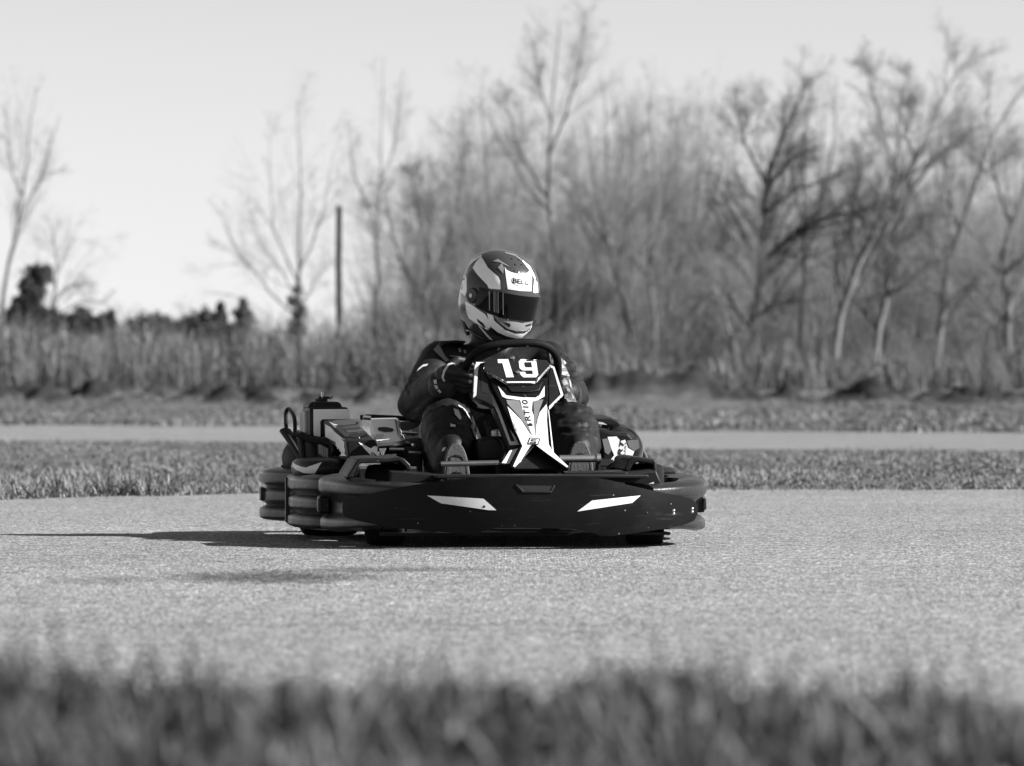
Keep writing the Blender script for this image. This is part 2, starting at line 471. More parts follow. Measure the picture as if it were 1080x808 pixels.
# low grassy bank beside the near edge of the track, out of focus in the foreground
def crest(x):
    px = 540+x*FPX/5.1
    return .5-(np.interp(px, [0, 540, 1080], [706, 714, 728])+np.array([38*noise.fractal(Vector((a*2.6, 4.4, 1.2)), 1., 2., 4) for a in np.atleast_1d(x)])-HOR)*5.1/FPX
def bank_profile(x, y):
    zc = crest(x)-.022; yc = 5.1+.10*np.sin(x*3.1)
    f = np.where(y < yc, np.interp(y-yc, [-2.1, -1.0, -.35, 0], [0, .50, .80, 1.0]), np.interp(y-yc, [0, .12, .55], [1.0, .85, -.05]))
    return zc*f
gx, gy = np.meshgrid(np.linspace(-3, 3, 240), np.linspace(2.9, 5.7, 90), indexing='ij')
gz = bank_profile(gx.ravel(), gy.ravel())*np.clip((3-np.abs(gx.ravel()))/.5, 0, 1)-.004
ii = np.arange(240*90).reshape(240, 90)
me = arr_mesh('grass_bank', np.stack([gx.ravel(), gy.ravel(), gz], 1), np.stack([ii[:-1, :-1], ii[1:, :-1], ii[1:, 1:], ii[:-1, 1:]], -1).reshape(-1, 4))
for p in me.polygons: p.use_smooth = True
tag(link_mesh('grass_bank', me, M_ground), kind='structure')
n = 80000
x = rng.uniform(-1.7, 1.7, n); y = rng.uniform(3.7, 5.45, n)
z0 = bank_profile(x, y); c = clump(x*1.0, y, 5.5)
h = np.clip(.014+.020*rng.random(n)+.022*c, .006, .07)
tall = rng.random(n) < .08; h[tall] = rng.uniform(.04, .085, tall.sum())
keep = rng.random(n) < np.clip(.8+.9*c, .1, 1)
tone = np.clip(.42+.2*rng.normal(0, 1, n)+.55*c, .08, 1.8); tone[rng.random(n) < .03] = 1.6
blades('foreground_grass', np.stack([x, y], 1)[keep], z0[keep]-.003, h[keep], .003+.004*rng.random(keep.sum()), .7, M_grass, tone[keep], 'blurred green grass along the near edge of the track in the foreground', 'grass', segs=4)
n = 70
x = rng.uniform(-1.2, 1.2, n); y = rng.uniform(4.5, 5.1, n)
blades('foreground_glints', np.stack([x, y], 1), bank_profile(x, y)+rng.uniform(.03, .06, n), rng.uniform(.006, .010, n), rng.uniform(.004, .008, n), .6, mat('pale glint specks', .55, .6, attr='tone'), rng.uniform(.5, 1., n), 'small pale glint specks added as bright dots in the blurred foreground grass', 'grass', segs=2)  # pale specks added to give the blurred grass bright round glints
# reed belt
def reeds(name, n, x0, x1, y0, y1, hmin, hmax, label, dens=None, wid=(.012, .022)):
    x = rng.uniform(x0, x1, n); y = rng.uniform(y0, y1, n)
    c = clump(x, y*.12, .55)*1.6+.5*clump(x+5, y*.5, 2.0); c2 = clump(x+31, y*.5, 2.4, 3)
    top = hmin+(hmax-hmin)*np.clip(.45+1.3*c, -.9, 1.7)
    if dens is not None: top = top*dens(x)
    h = top*(.22+.95*rng.random(n)**1.5)
    tone = np.clip(.70+.30*rng.normal(0, 1, n)+.55*c2, .16, 2.2)
    z0 = np.array([bank_z(a, b) if b < 106 else .3 for a, b in zip(x, y)])-.03
    keep = rng.random(n) < np.clip(.75+1.0*c2, .2, 1)
    blades(name, np.stack([x, y], 1)[keep], z0[keep], h[keep], rng.uniform(wid[0], wid[1], keep.sum()), .34, M_reed, tone[keep], label, 'reeds', segs=4, bend=.8)
taper = lambda x: np.interp(x, [-14, -4, 0, 2.5, 5, 14], [1.0, 1.02, .95, .72, .58, .56])
reeds('reed_belt', 60000, -14, 14, 96, 118, .85, 1.32, 'belt of tall dead reeds and weeds across the field in front of the trees', taper)

n = 60000
x = rng.uniform(-14, 14, n); y = rng.uniform(96, 116, n)
zt = taper(x)*(.92+.45*np.clip(clump(x, y*.12, .55)*1.6, -1, 1))
z0 = .22+zt*rng.random(n)**1.5*1.0
c2 = clump(x+11, y*.5+z0, 2.2, 3)
tone = np.clip(.72+.35*rng.normal(0, 1, n)+.7*c2, .12, 2.4)
keep = rng.random(n) < np.clip(.7+1.2*c2, .1, 1)
blades('reed_leaves', np.stack([x, y], 1)[keep], z0[keep], rng.uniform(.08, .30, keep.sum()), rng.uniform(.010, .030, keep.sum()), .9, M_reed, tone[keep], 'dry broken leaves and seed heads hanging among the dead reeds', 'reeds', segs=3)
# ---- trees
def tubes(P, Rd, k):
    """P (n,s,3), Rd (n,s) -> verts, quads"""
    n, s, _ = P.shape
    T = np.gradient(P, axis=1); T /= np.linalg.norm(T, axis=2, keepdims=True)+1e-9
    ref = np.zeros_like(T); ref[..., 0] = .83; ref[..., 1] = .55; ref[..., 2] = .05
    U = np.cross(T, ref); U /= np.linalg.norm(U, axis=2, keepdims=True)+1e-9
    W = np.cross(T, U)
    a = np.arange(k)*2*math.pi/k
    V = P[:, :, None]+(U[:, :, None]*np.cos(a)[None, None, :, None]+W[:, :, None]*np.sin(a)[None, None, :, None])*Rd[:, :, None, None]
    idx = np.arange(n*s*k).reshape(n, s, k)
    A = idx[:, :-1]; B = idx[:, 1:]
    F = np.stack([A, np.roll(A, -1, 2), np.roll(B, -1, 2), B], -1).reshape(-1, 4)
    return V.reshape(-1, 3), F
def children(P, Rd, nper, lo, hi, Lb, ang, upb, segs, rr, rg, wob=.10, taper_len=.65):
    """branches growing from polylines P"""
    m, s, _ = P.shape
    n = m*nper
    pi = np.repeat(np.arange(m), nper); t = rg.uniform(lo, hi, n)
    f = t*(s-1); i0 = np.minimum(f.astype(int), s-2); fr = (f-i0)[:, None]
    st = P[pi, i0]*(1-fr)+P[pi, i0+1]*fr
    r0 = Rd[pi, i0]*(1-fr[:, 0])+Rd[pi, i0+1]*fr[:, 0]
    T = P[pi, i0+1]-P[pi, i0]; T /= np.linalg.norm(T, axis=1, keepdims=True)+1e-9
    q = rg.normal(0, 1, (n, 3)); q -= T*(q*T).sum(1, keepdims=True); q /= np.linalg.norm(q, axis=1, keepdims=True)+1e-9
    a = R(ang)*rg.uniform(.6, 1.35, n)[:, None]
    d = T*np.cos(a)+q*np.sin(a)
    ln = (Lb[pi] if isinstance(Lb, np.ndarray) else np.full(n, Lb))*(1-taper_len*t)*rg.uniform(.55, 1.2, n)
    out = np.zeros((n, segs, 3)); p = st.copy(); out[:, 0] = p
    for k in range(1, segs):
        d = d+np.array([0, 0, upb])/segs+rg.normal(0, wob, (n, 3)); d /= np.linalg.norm(d, axis=1, keepdims=True)
        p = p+d*(ln/(segs-1))[:, None]; out[:, k] = p
    rs = np.maximum(r0*rr, .0024)
    rad = rs[:, None]*np.linspace(1, .35, segs)[None]
    return out, rad, ln
M_bark_dark = mat('dark wet bark', .045, .9, var=.4, vscale=3, bump=.6, bscale=20, spec=.15)
M_bark = mat('grey bark', .13, .9, var=.4, vscale=3, bump=.6, bscale=20, spec=.15)
M_bark_pale = mat('pale bark', .17, .85, var=.45, vscale=2, bump=.5, bscale=20, spec=.15)
M_twig = mat('bare twigs', .18, .8, spec=.2)
M_twig_dark = mat('dark bare twigs', .05, .8, spec=.2)
M_bush = mat('winter bush leaves', .08, .7, attr='tone', spec=.2)
M_ivy = mat('ivy leaves', .035, .6, attr='tone', spec=.3)
def smooth_path(pts, n):
    pts = [Vector(p) for p in pts]
    if len(pts) < 3: pts = [pts[0], (pts[0]+pts[1])/2, pts[1]]
    out = []
    m = len(pts)
    for i in range(n):
        f = i/(n-1)*(m-1); k = min(int(f), m-2); t = f-k
        p0 = pts[max(k-1, 0)]; p1 = pts[k]; p2 = pts[k+1]; p3 = pts[min(k+2, m-1)]
        out.append(.5*((2*p1)+(p2-p0)*t+(2*p0-5*p1+4*p2-p3)*t*t+(3*p1-p0-3*p2+p3)*t**3))
    return np.array([list(p) for p in out])
def tree(name, label, Y, trunks, limbs, spec, mats, seed, dy=0., group=None):
    """trunks / limbs: lists of (pixel polyline, r0, r1); limbs get a depth swing so the crown has volume"""
    rg = np.random.default_rng(seed)
    b = at(trunks[0][0][0][0], 0, Y); base = Vector((b.x, Y, 0))
    e = empty(name, base); tag(e, label, 'tree', group)
    lv0 = []
    for k, (pl, r0, r1) in enumerate(trunks+limbs):
        sw = 0 if k == 0 else rg.uniform(-1.2, 1.2)
        pts = []
        for i, (px, py) in enumerate(pl):
            q = at(px, py, Y); q.y += sw*i/max(1, len(pl)-1); pts.append(q)
        if k < len(trunks): pts[0].z = -.05
        p = smooth_path(pts, 12); p[1:] += rg.normal(0, .018, (11, 3))
        lv0.append((p, np.linspace(r0*.72, r1*.6, 12)))
    P0 = np.array([a for a, _ in lv0]); R0 = np.array([b_ for _, b_ in lv0])
    V, F = tubes(P0-np.array(list(base)), R0, 8)
    me = arr_mesh('trunk', V, F); me.polygons.foreach_set('use_smooth', [True]*len(me.polygons)); link_mesh('trunk', me, mats[0], e)
    L0 = np.linalg.norm(P0[:, -1]-P0[:, 0], axis=1)
    n1, n2, n3, l1, a1, up = spec
    P1, R1, ln1 = children(P0, R0, n1, .15, .95, np.clip(L0*l1*2.0, 1.0, 2.6), a1*1.05, up*.8, 9, .38, rg, wob=.12)
    P2, R2, ln2 = children(P1, R1, n2+3, .12, .98, ln1*.72, 38, up*.7, 7, .5, rg, wob=.15)
    Vs, Fs = [], []; k = 0
    lst = [(P1, R1, 4), (P2, R2, 3)]
    if n3:
        P3, R3, ln3 = children(P2, R2, n3+1, .1, .95, ln2*.8, 40, up*.5, 5, .55, rg, wob=.18); lst.append((P3, R3, 3))
    for P, Q, kk in lst:
        V, F = tubes(P-np.array(list(base)), Q, kk); Vs.append(V); Fs.append(F+k); k += len(V)
    me = arr_mesh('crown', np.concatenate(Vs), np.concatenate(Fs)); link_mesh('crown', me, mats[1], e)
    return e
BD, BG, BP, TW, TD = M_bark_dark, M_bark, M_bark_pale, M_twig, M_twig_dark
slim = (26, 5, 4, .30, 32, .5)
tree('birch_tree', 'tall thin bare birch at the left edge of the photo, leaning right', 120,
     [([(-4, 352), (6, 300), (19, 240), (26, 190), (32, 150), (37, 90)], .075, .008)], [([(21, 235), (34, 205), (45, 180), (62, 120)], .045, .01), ([(23, 205), (14, 185), (7, 150), (4, 115)], .035, .01)], (12, 3, 3, .24, 28, .5), (BG, TW), 1)
tree('bare_tree', 'fan shaped bare tree left of the wooden pole', 122,
     [([(314, 400), (316, 330), (316, 260), (317, 180), (314, 100)], .060, .008)],
     [([(315, 300), (290, 245), (284, 200), (283, 140)], .032, .006), ([(315, 340), (278, 300), (250, 262), (228, 215)], .032, .006), ([(316, 285), (334, 240), (345, 205), (352, 160)], .03, .006), ([(315, 320), (300, 290), (272, 250), (262, 190)], .026, .006), ([(316, 330), (332, 296), (348, 275)], .03, .006)], (12, 3, 3, .30, 30, .45), (BG, TW), 2)
tree('bare_tree', 'tall slender bare tree right of the wooden pole, leaning slightly right', 126,
     [([(392, 400), (396, 330), (397, 250), (401, 170), (405, 60)], .055, .008)], [([(397, 240), (385, 210), (374, 185), (368, 130)], .035, .01), ([(398, 200), (410, 170), (420, 120), (424, 70)], .035, .01)], (13, 3, 3, .26, 28, .5), (BG, TW), 3)
tree('bare_tree', 'twiggy bare tree between the wooden pole and the helmet, full bushy crown', 128,
     [([(440, 400), (446, 330), (452, 260), (455, 180)], .09, .012)], [([(447, 320), (425, 280), (412, 240), (404, 200)], .05, .01), ([(448, 310), (470, 260), (484, 210), (492, 150)], .05, .01), ([(450, 270), (440, 220), (432, 180)], .04, .01)], (26, 7, 5, .34, 40, .3), (BG, TW), 4)
tree('tall_tree', 'tallest bare tree, straight thin dark trunk rising just right of the helmet', 118,
     [([(584, 395), (586, 330), (585, 270), (579, 200), (581, 120), (592, 20)], .085, .012)],
     [([(580, 210), (560, 180), (545, 150), (530, 100)], .04, .01), ([(580, 160), (600, 110), (612, 70), (618, 10)], .04, .01), ([(583, 225), (562, 205), (540, 170), (515, 120)], .04, .01), ([(581, 130), (570, 90), (560, 40)], .03, .01)], (22, 5, 4, .30, 32, .45), (BD, TW), 5)
tree('leaning_tree', 'pale trunked bare tree right of the helmet, leaning left', 116,
     [([(672, 398), (664, 350), (652, 300), (640, 250), (628, 190), (618, 120)], .10, .012)], [([(650, 290), (660, 240), (668, 190), (672, 130)], .05, .01), ([(640, 255), (615, 215), (598, 165)], .045, .01)], (26, 6, 5, .30, 35, .4), (BP, TW), 6)
tree('bare_tree', 'bushy bare tree behind the earth mound, many rising stems', 124,
     [([(700, 400), (706, 340), (704, 270), (712, 190), (716, 120)], .09, .012)], [([(704, 330), (690, 270), (682, 200), (676, 140)], .05, .01), ([(706, 320), (728, 250), (738, 180), (742, 110)], .05, .01), ([(705, 300), (722, 270), (752, 215), (764, 150)], .045, .01)], (26, 7, 5, .30, 38, .4), (BG, TW), 7)
tree('dark_tree', 'big dark tree with one long limb reaching out to the right', 112,
     [([(792, 402), (795, 350), (799, 300), (803, 260), (806, 215), (812, 170)], .17, .04)],
     [([(799, 288), (812, 268), (828, 254), (852, 238), (880, 230), (902, 224), (930, 212)], .095, .02), ([(806, 215), (818, 185), (838, 165), (862, 155)], .06, .012), ([(810, 190), (822, 150), (842, 110), (850, 75)], .06, .012), ([(808, 195), (792, 165), (778, 130), (772, 95)], .05, .012), ([(805, 225), (840, 200), (872, 190), (896, 180)], .045, .012), ([(800, 310), (778, 280), (760, 262), (742, 250)], .05, .012), ([(797, 335), (822, 318), (850, 318)], .035, .012)],
     (24, 6, 4, .34, 38, .35), (BD, TD), 8)
tree('leaning_tree', 'forked tree right of the big dark tree, trunks sweeping up to the right', 115,
     [([(878, 400), (884, 340), (902, 290), (925, 240), (946, 175), (948, 120), (960, 60)], .12, .015)],
     [([(892, 315), (915, 280), (950, 215), (976, 150), (1000, 95), (1022, 62)], .085, .012), ([(946, 180), (930, 140), (915, 95), (908, 70)], .04, .01), ([(905, 285), (898, 240), (905, 190), (912, 140)], .05, .012)], (24, 6, 4, .26, 33, .45), (BP, TD), 9)
tree('leaning_tree', 'slender pale tree with a crooked trunk between two leaning trees at right', 119,
     [([(922, 402), (926, 350), (936, 310), (940, 265), (958, 210), (966, 160), (975, 90)], .11, .012)], [([(958, 205), (985, 170), (1010, 150), (1028, 120)], .05, .01), ([(940, 270), (968, 240), (990, 225)], .04, .01), ([(964, 165), (952, 120), (958, 70)], .04, .01)], (24, 6, 4, .28, 33, .4), (BP, TD), 10)
tree('leaning_tree', 'pale trunked tree at the right, leaning far over to the right', 117,
     [([(984, 402), (992, 350), (1000, 285), (1014, 240), (1030, 190), (1050, 140), (1082, 88)], .11, .02)], [([(1012, 245), (1000, 200), (1004, 150), (1012, 100)], .05, .01), ([(1030, 190), (1058, 165), (1085, 155)], .04, .01)], (24, 6, 4, .26, 33, .45), (BP, TW), 11)
tree('bare_tree', 'crooked bare tree nearest the right edge of the photo', 116,
     [([(1064, 404), (1062, 350), (1064, 310), (1057, 280), (1066, 235), (1084, 195)], .12, .03)], [([(1060, 290), (1080, 270), (1100, 262)], .06, .012), ([(1066, 235), (1052, 190), (1046, 130), (1050, 80)], .05, .01), ([(1075, 215), (1096, 160), (1110, 100)], .05, .01)], (24, 6, 4, .32, 36, .4), (BG, TW), 12)
tree('bare_tree', 'thin twin stemmed tree in front of the big dark tree, pale at its foot', 110,
     [([(776, 404), (774, 370), (764, 335), (752, 300), (740, 250)], .06, .012)], [([(772, 362), (786, 330), (790, 280), (786, 220)], .04, .01)], (18, 5, 4, .32, 35, .4), (BP, TW), 13)
tree('bare_tree', 'small bare tree between the helmet and the tallest tree, upright twigs', 127,
     [([(520, 402), (518, 340), (520, 260), (512, 170), (508, 90)], .075, .012)], [([(519, 300), (500, 250), (490, 190), (486, 120)], .045, .01), ([(520, 280), (540, 220), (548, 160), (552, 100)], .045, .01)], (26, 6, 5, .30, 34, .4), (BG, TW), 14)
tree('slim_tree', 'slim bare tree with a forked crown, just left of the bushy tree behind the mound', 121,
     [([(688, 400), (690, 340), (684, 270), (690, 190), (684, 90)], .075, .012)], [([(688, 300), (672, 250), (664, 190), (650, 110)], .04, .01), ([(686, 280), (700, 220), (708, 150)], .04, .01)], (14, 5, 4, .30, 30, .5), (BG, TW), 16)
tree('slim_tree', 'slim upright bare tree just right of the big dark tree, crown above its long limb', 123,
     [([(842, 402), (846, 330), (850, 250), (846, 170), (856, 80)], .075, .012)], [([(848, 280), (866, 220), (880, 150), (884, 80)], .04, .01), ([(850, 250), (836, 190), (824, 120)], .035, .01)], (14, 5, 4, .30, 30, .5), (BD, TW), 17)
tree('slim_tree', 'slim bare tree rising between the tallest tree and the pale leaning tree', 125,
     [([(628, 402), (626, 330), (632, 260), (640, 180), (636, 90)], .07, .012)], [([(630, 270), (612, 220), (606, 160)], .035, .01), ([(634, 240), (652, 190), (658, 120)], .035, .01)], (14, 5, 4, .30, 30, .5), (BG, TW), 18)
# distant thicket and undergrowth that reads as one mass
def thicket(name, specs, m, label, seed, zoff=.0):
    rg = np.random.default_rng(seed); Vs, Fs = [], []; k = 0
    for (x, y, H, spread, stems, dens) in specs:
        th = rg.uniform(0, 2*math.pi, stems)
        P0 = np.zeros((stems, 8, 3)); q = np.linspace(0, 1, 8)
        ln = H*rg.uniform(.6, 1.0, stems)
        for s in range(stems):
            out = spread*rg.uniform(.2, 1)*q**1.4
            P0[s, :, 0] = x+rg.normal(0, .12)+np.cos(th[s])*out; P0[s, :, 1] = y+rg.normal(0, .12)+np.sin(th[s])*out; P0[s, :, 2] = ln[s]*q-.05
        R0 = np.linspace(.027, .004, 8)[None]*np.full((stems, 1), max(.3, H/5))
        P1, R1, l1 = children(P0, R0, dens[0], .12, .99, ln*.48, 42, .45, 7, .5, rg, wob=.16)
        P2, R2, l2 = children(P1, R1, dens[1], .1, .98, l1*.75, 45, .25, 6, .55, rg, wob=.2)
        for P, Q, kk in ((P0, R0, 4), (P1, R1, 3), (P2, R2, 3)):
            V, F = tubes(P, Q, kk); Vs.append(V); Fs.append(F+k); k += len(V)
    me = arr_mesh(name, np.concatenate(Vs), np.concatenate(Fs))
    o = link_mesh(name, me, m); tag(o, label, 'thicket', kind='stuff'); return o
def topline(px):   # top of the woodland mass in the photograph
    return np.interp(px, [-100, 60, 215, 300, 380, 430, 520, 600, 680, 760, 850, 960, 1080, 1250], [330, 338, 325, 300, 255, 205, 165, 150, 135, 150, 150, 150, 170, 170])
sp = []
rr = np.random.default_rng(5)
for i in range(300):
    px = rr.uniform(395, 1230); Y = rr.uniform(122, 160)
    py = topline(px)+(rr.random()**.75)*200-60
    q = at(px, py, Y)
    sp.append((q.x, Y, max(1.5, q.z), rr.uniform(.7, 2.2), int(rr.integers(6, 11)), (9, 7)))
thicket('thicket', sp[:170], M_twig, 'dense bare thicket filling the wood behind the trees', 21)
thicket('thicket', sp[170:215], M_twig_dark, 'darker dense stems of the bare wood behind the trees', 23)
thicket('thicket', sp[215:], mat('pale twigs', .20, .8, spec=.2), 'paler dense stems of the bare wood behind the trees', 24)
sp = []
for i in range(230):
    px = rr.uniform(-150, 1230) if i < 110 else rr.uniform(-150, 430); Y = rr.uniform(118, 134)
    q = at(px, rr.uniform(318, 352), Y)
    sp.append((q.x, Y, max(1., q.z), rr.uniform(.4, .9), int(rr.integers(4, 7)), (9, 8)))
thicket('undergrowth', sp, M_twig_dark, 'low dark undergrowth of brambles behind the reeds', 22)

sp = []
for i in range(280):
    px = rr.uniform(-150, 1230); Y = rr.uniform(97, 113)
    q = at(px, rr.uniform(328, 392) if px < 450 else rr.uniform(335, 398), Y)
    sp.append((q.x, Y, max(.6, q.z), rr.uniform(.3, .9), int(rr.integers(5, 10)), (7, 7)))
thicket('brambles', sp, mat('dry bramble stems', .14, .85, spec=.15), 'ragged brambles and weeds growing among the reeds', 27, zoff=.2)
# leafy things on the left skyline
def leafy(name, label, cat, px, Y, ptop, halfw, shape, n, seed, leaf=.06, m=None):
    rg = np.random.default_rng(seed)
    base = at(px, HOR, Y); base.z = 0
    H = at(px, ptop, Y).z; W = halfw*Y/FPX
    e = empty(name, base); tag(e, label, cat)
    tb = MB().tube([(0, 0, -.05), (.03, 0, H*.5), (0, .02, H*.9)], [.06, .04, .01], 7)
    tb.build('trunk', M_bark_dark, e)
    t = rg.random(n)**.8; th = rg.uniform(0, 2*math.pi, n)
    if shape == 'cone':
        lump = np.array([noise.noise(Vector((math.cos(a)*1.5+seed, math.sin(a)*1.5, b*7))) for a, b in zip(th, t)])
        rr_ = W*(1.05-t)*(1+.9*lump)*np.sqrt(rg.random(n))*(.75+.5*((t*9) % 1))
        c = np.stack([np.cos(th)*rr_, np.sin(th)*rr_, t*H], 1)
    else:
        lob = shape; c = np.zeros((n, 3)); wts = np.array([l[2]**2 for l in lob], float); wts /= wts.sum()
        pick = rg.choice(len(lob), n, p=wts)
        v = rg.normal(0, 1, (n, 3)); v /= np.linalg.norm(v, axis=1, keepdims=True)
        L_ = np.array([at(px+a, b, Y)-base for a, b, _ in lob]); rad = np.array([l[2]*Y/FPX for l in lob])
        f = np.array([1+.9*noise.noise(Vector(q)*2.2+Vector((seed+k, 0, 0)))+.5*noise.noise(Vector(q)*6) for q, k in zip(v, pick)])
        c = L_[pick]+v*(rad[pick]*f*rg.random(n)**.4)[:, None]; c[:, 2] = np.maximum(c[:, 2], .05)
    d1 = rg.normal(0, 1, (n, 3)); d1 /= np.linalg.norm(d1, axis=1, keepdims=True); d2 = np.cross(d1, rg.normal(0, 1, (n, 3))); d2 /= np.linalg.norm(d2, axis=1, keepdims=True)
    s = leaf*rg.uniform(.5, 1.3, n)[:, None]
    V = np.stack([c-d1*s, c+d2*s*.5, c+d1*s, c-d2*s*.5], 1)
    F = np.arange(4*n).reshape(n, 4)
    me = arr_mesh('crown', V.reshape(-1, 3), F, tone=np.repeat(rg.uniform(.5, 1.6, n), 4)); link_mesh('crown', me, m or M_ivy, e)
    return e
leafy('ivy_stump', 'dark ivy covered stump below the thin birch at the left', 'tree', 36, 124, 290, 21, [(4, 292, 13), (10, 288, 8), (-2, 306, 14), (-6, 322, 15), (2, 336, 16), (-22, 338, 13), (20, 340, 12), (-4, 350, 18)], 9000, 31)
leafy('evergreen_bush', 'low dark evergreen bush right of the ivy covered stump', 'bush', 84, 126, 335, 18, [(0, 336, 10), (-10, 342, 9), (10, 341, 9), (3, 330, 6), (0, 350, 14)], 2600, 32)
leafy('evergreen_bush', 'small dark evergreen bush left of the low wide bush in the skyline gap', 'bush', 112, 128, 335, 12, [(0, 337, 8), (6, 332, 5), (-8, 343, 8), (2, 350, 12)], 1500, 33)
leafy('conifer', 'left pointed conifer of the pair on the skyline left of the pole', 'tree', 233, 130, 319, 38, 'cone', 2600, 34, m=M_bush)
leafy('conifer', 'right pointed conifer of the pair on the skyline left of the pole', 'tree', 256, 130, 315, 42, 'cone', 3000, 35, m=M_bush)
leafy('evergreen_bush', 'dark evergreen shrub at the foot of the fan shaped bare tree', 'bush', 314, 121, 305, 10, [(0, 305, 6), (-4, 318, 8), (3, 330, 9), (0, 345, 12)], 1100, 36, leaf=.045, m=M_bush)
leafy('evergreen_bush', 'wide low bush on the skyline in the open gap at the left', 'bush', 160, 134, 340, 26, [(-20, 344, 9), (-8, 340, 8), (4, 337, 8), (16, 342, 9), (28, 345, 8), (0, 350, 14)], 2600, 37, m=M_bush)
leafy('evergreen_bush', 'low bush beside the left conifer, lower than its neighbours', 'bush', 206, 132, 338, 16, [(-10, 342, 8), (2, 336, 7), (12, 334, 8), (0, 348, 14)], 1900, 38, m=M_bush)
tree('bare_shrub', 'bare shrub with arching branches spreading right of the ivy covered stump', 123,
     [([(48, 350), (56, 310), (66, 275), (80, 250)], .04, .01)], [([(52, 330), (72, 305), (100, 300)], .03, .01), ([(50, 340), (80, 322), (112, 318)], .03, .01), ([(55, 315), (58, 270), (52, 235)], .03, .01)], (10, 3, 3, .36, 35, .1), (BG, TW), 15)
# ---- wooden pole
pb = at(357.5, HOR, 105); pb.z = 0
pe = empty('wooden_pole', pb); tag(pe, 'dark weathered wooden pole standing alone in the reeds, left of the kart driver', 'pole')
pt = at(357.5, 217, 105).z
MB().tube([(0, 0, -.1), (.01, 0, pt*.3), (-.005, 0, pt*.7), (.005, 0, pt-.06)], [.062, .058, .056, .054], 12).build('post', mat('dark weathered timber', .035, .9, var=.5, vscale=6, bump=.8, bscale=14, spec=.15), pe)
MB().rev([(.0, pt-.06), (.06, pt-.06), (.062, pt-.02), (.03, pt+.01), (.0, pt+.012)], (.005, 0, 0), (0, 0, 1), 12).build('post_cap', mat('dull zinc', .12, .6, metal=.6), pe)
# ================================================================ go-kart
KO = Vector((.023, 16.9, .008)); YAW = R(7)
CY, SY = math.cos(YAW), math.sin(YAW)
def K(px, py, y):
    """kart-local point that the photograph shows at (px, py) when it lies at kart depth y"""
    k = (px-540)/FPX
    x = (k*(KO.y+y*CY)-KO.x+y*SY)/(CY-k*SY)
    Yw = KO.y+x*SY+y*CY
    return Vector((x, y, HCAM-(py-HOR)*Yw/FPX-KO.z))
camL = Vector((CY*(0-KO.x)+SY*(0-KO.y), -SY*(0-KO.x)+CY*(0-KO.y), HCAM-KO.z))
kart = empty('go_kart', KO, YAW)
tag(kart, 'black and white rental go-kart numbered 19 with a wide front fairing, cornering on the track', 'go-kart')
M_black = mat('black moulded plastic', .010, .42, spec=.18, var=.25, vscale=9, rvar=.12, bump=.12, bscale=120, dust=.08, scuff=.03)
M_bump = mat('scuffed bumper plastic', .015, .34, spec=.38, var=.35, vscale=7, rvar=.12, bump=.2, bscale=90, dust=.08, scuff=.05)
M_fair = mat('black fairing gloss', .005, .38, spec=.10, var=.3, vscale=8, rvar=.10, bump=.06, bscale=70, dust=.16, scuff=.045)
M_dark = mat('flat black steel', .010, .5, spec=.25, var=.3)
M_rub = mat('tyre rubber', .012, .8, spec=.15, var=.3, vscale=30, bump=.3, bscale=60)
M_white = mat('white sticker', .62, .35, var=.10, vscale=14, rvar=.08)
M_whi = mat('bright white panel', .86, .3, var=.05, vscale=14)
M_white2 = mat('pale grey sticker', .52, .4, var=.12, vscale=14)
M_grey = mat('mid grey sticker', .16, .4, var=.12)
M_ink = mat('black sticker ink', .012, .4)
M_metal = mat('brushed steel', .55, .28, metal=1., var=.2, vscale=20)
M_alu = mat('dull aluminium', .40, .45, metal=1., var=.25, vscale=12)
M_tank = mat('translucent tank plastic', .30, .45, var=.2)
M_pad = mat('steering grip leather', .007, .7, spec=.12, bump=.3, bscale=200)

def decal(name, polys, target, m, parent, off=.0012, step=2.5, tris=None):
    """sticker cut to an outline and laid on the surface of target"""
    vs, fs = [], []
    for pl in polys:
        bm = bmesh.new()
        if tris:
            bv = [bm.verts.new((x, -y, 0)) for x, y in pl]
            for f in tris:
                try: bm.faces.new([bv[i] for i in f])
                except ValueError: pass
        else:
            bm.faces.new([bm.verts.new((x, -y, 0)) for x, y in pl])
        xs = [p[0] for p in pl]; ys = [p[1] for p in pl]
        for lo, hi, ax, sg in ((min(xs), max(xs), 0, 1), (min(ys), max(ys), 1, -1)):
            q = lo+step
            while q < hi:
                g = bm.verts[:]+bm.edges[:]+bm.faces[:]
                no = (1, 0, 0) if ax == 0 else (0, 1, 0)
                pc = (q, 0, 0) if ax == 0 else (0, -q, 0)
                bmesh.ops.bisect_plane(bm, geom=g, plane_co=pc, plane_no=no, dist=1e-5)
                q += step
        bm.verts.index_update(); k = len(vs)
        for v in bm.verts:
            p = K(v.co.x, -v.co.y, .5); d = (p-camL).normalized()
            h, n, _, _ = target.ray_cast(camL+d*10, d)
            if h is None:
                h, n, _, _ = target.find_nearest(camL+d*((p-camL).length))
            if n.dot(d) > 0: n = -n
            vs.append(h+n*off-d*.0004)
        for f in bm.faces: fs.append([k+v.index for v in f.verts])
        bm.free()
    b = MB(); b.add(vs, fs)
    me = bpy.data.meshes.new(name)
    sh = OFF.get(parent.name, Vector())
    me.from_pydata([tuple(v-sh) for v in b.v], [], b.f)
    o = link_mesh(name, me, m, parent)
    for p in me.polygons: p.use_smooth = True
    me.set_sharp_from_angle(angle=R(40))
    return o
def c3(*p): return [(260+u/4.142, 400+v/4.142) for u, v in p]
def c4(*p): return [(500+u/4.142, 400+v/4.142) for u, v in p]
def c7(*p): return [(290+u/6.73, 400+v/6.73) for u, v in p]
def c8(*p): return [(490+u/5.05, 350+v/5.05) for u, v in p]
def c5(*p): return [(460+u/7.693, 255+v/7.693) for u, v in p]
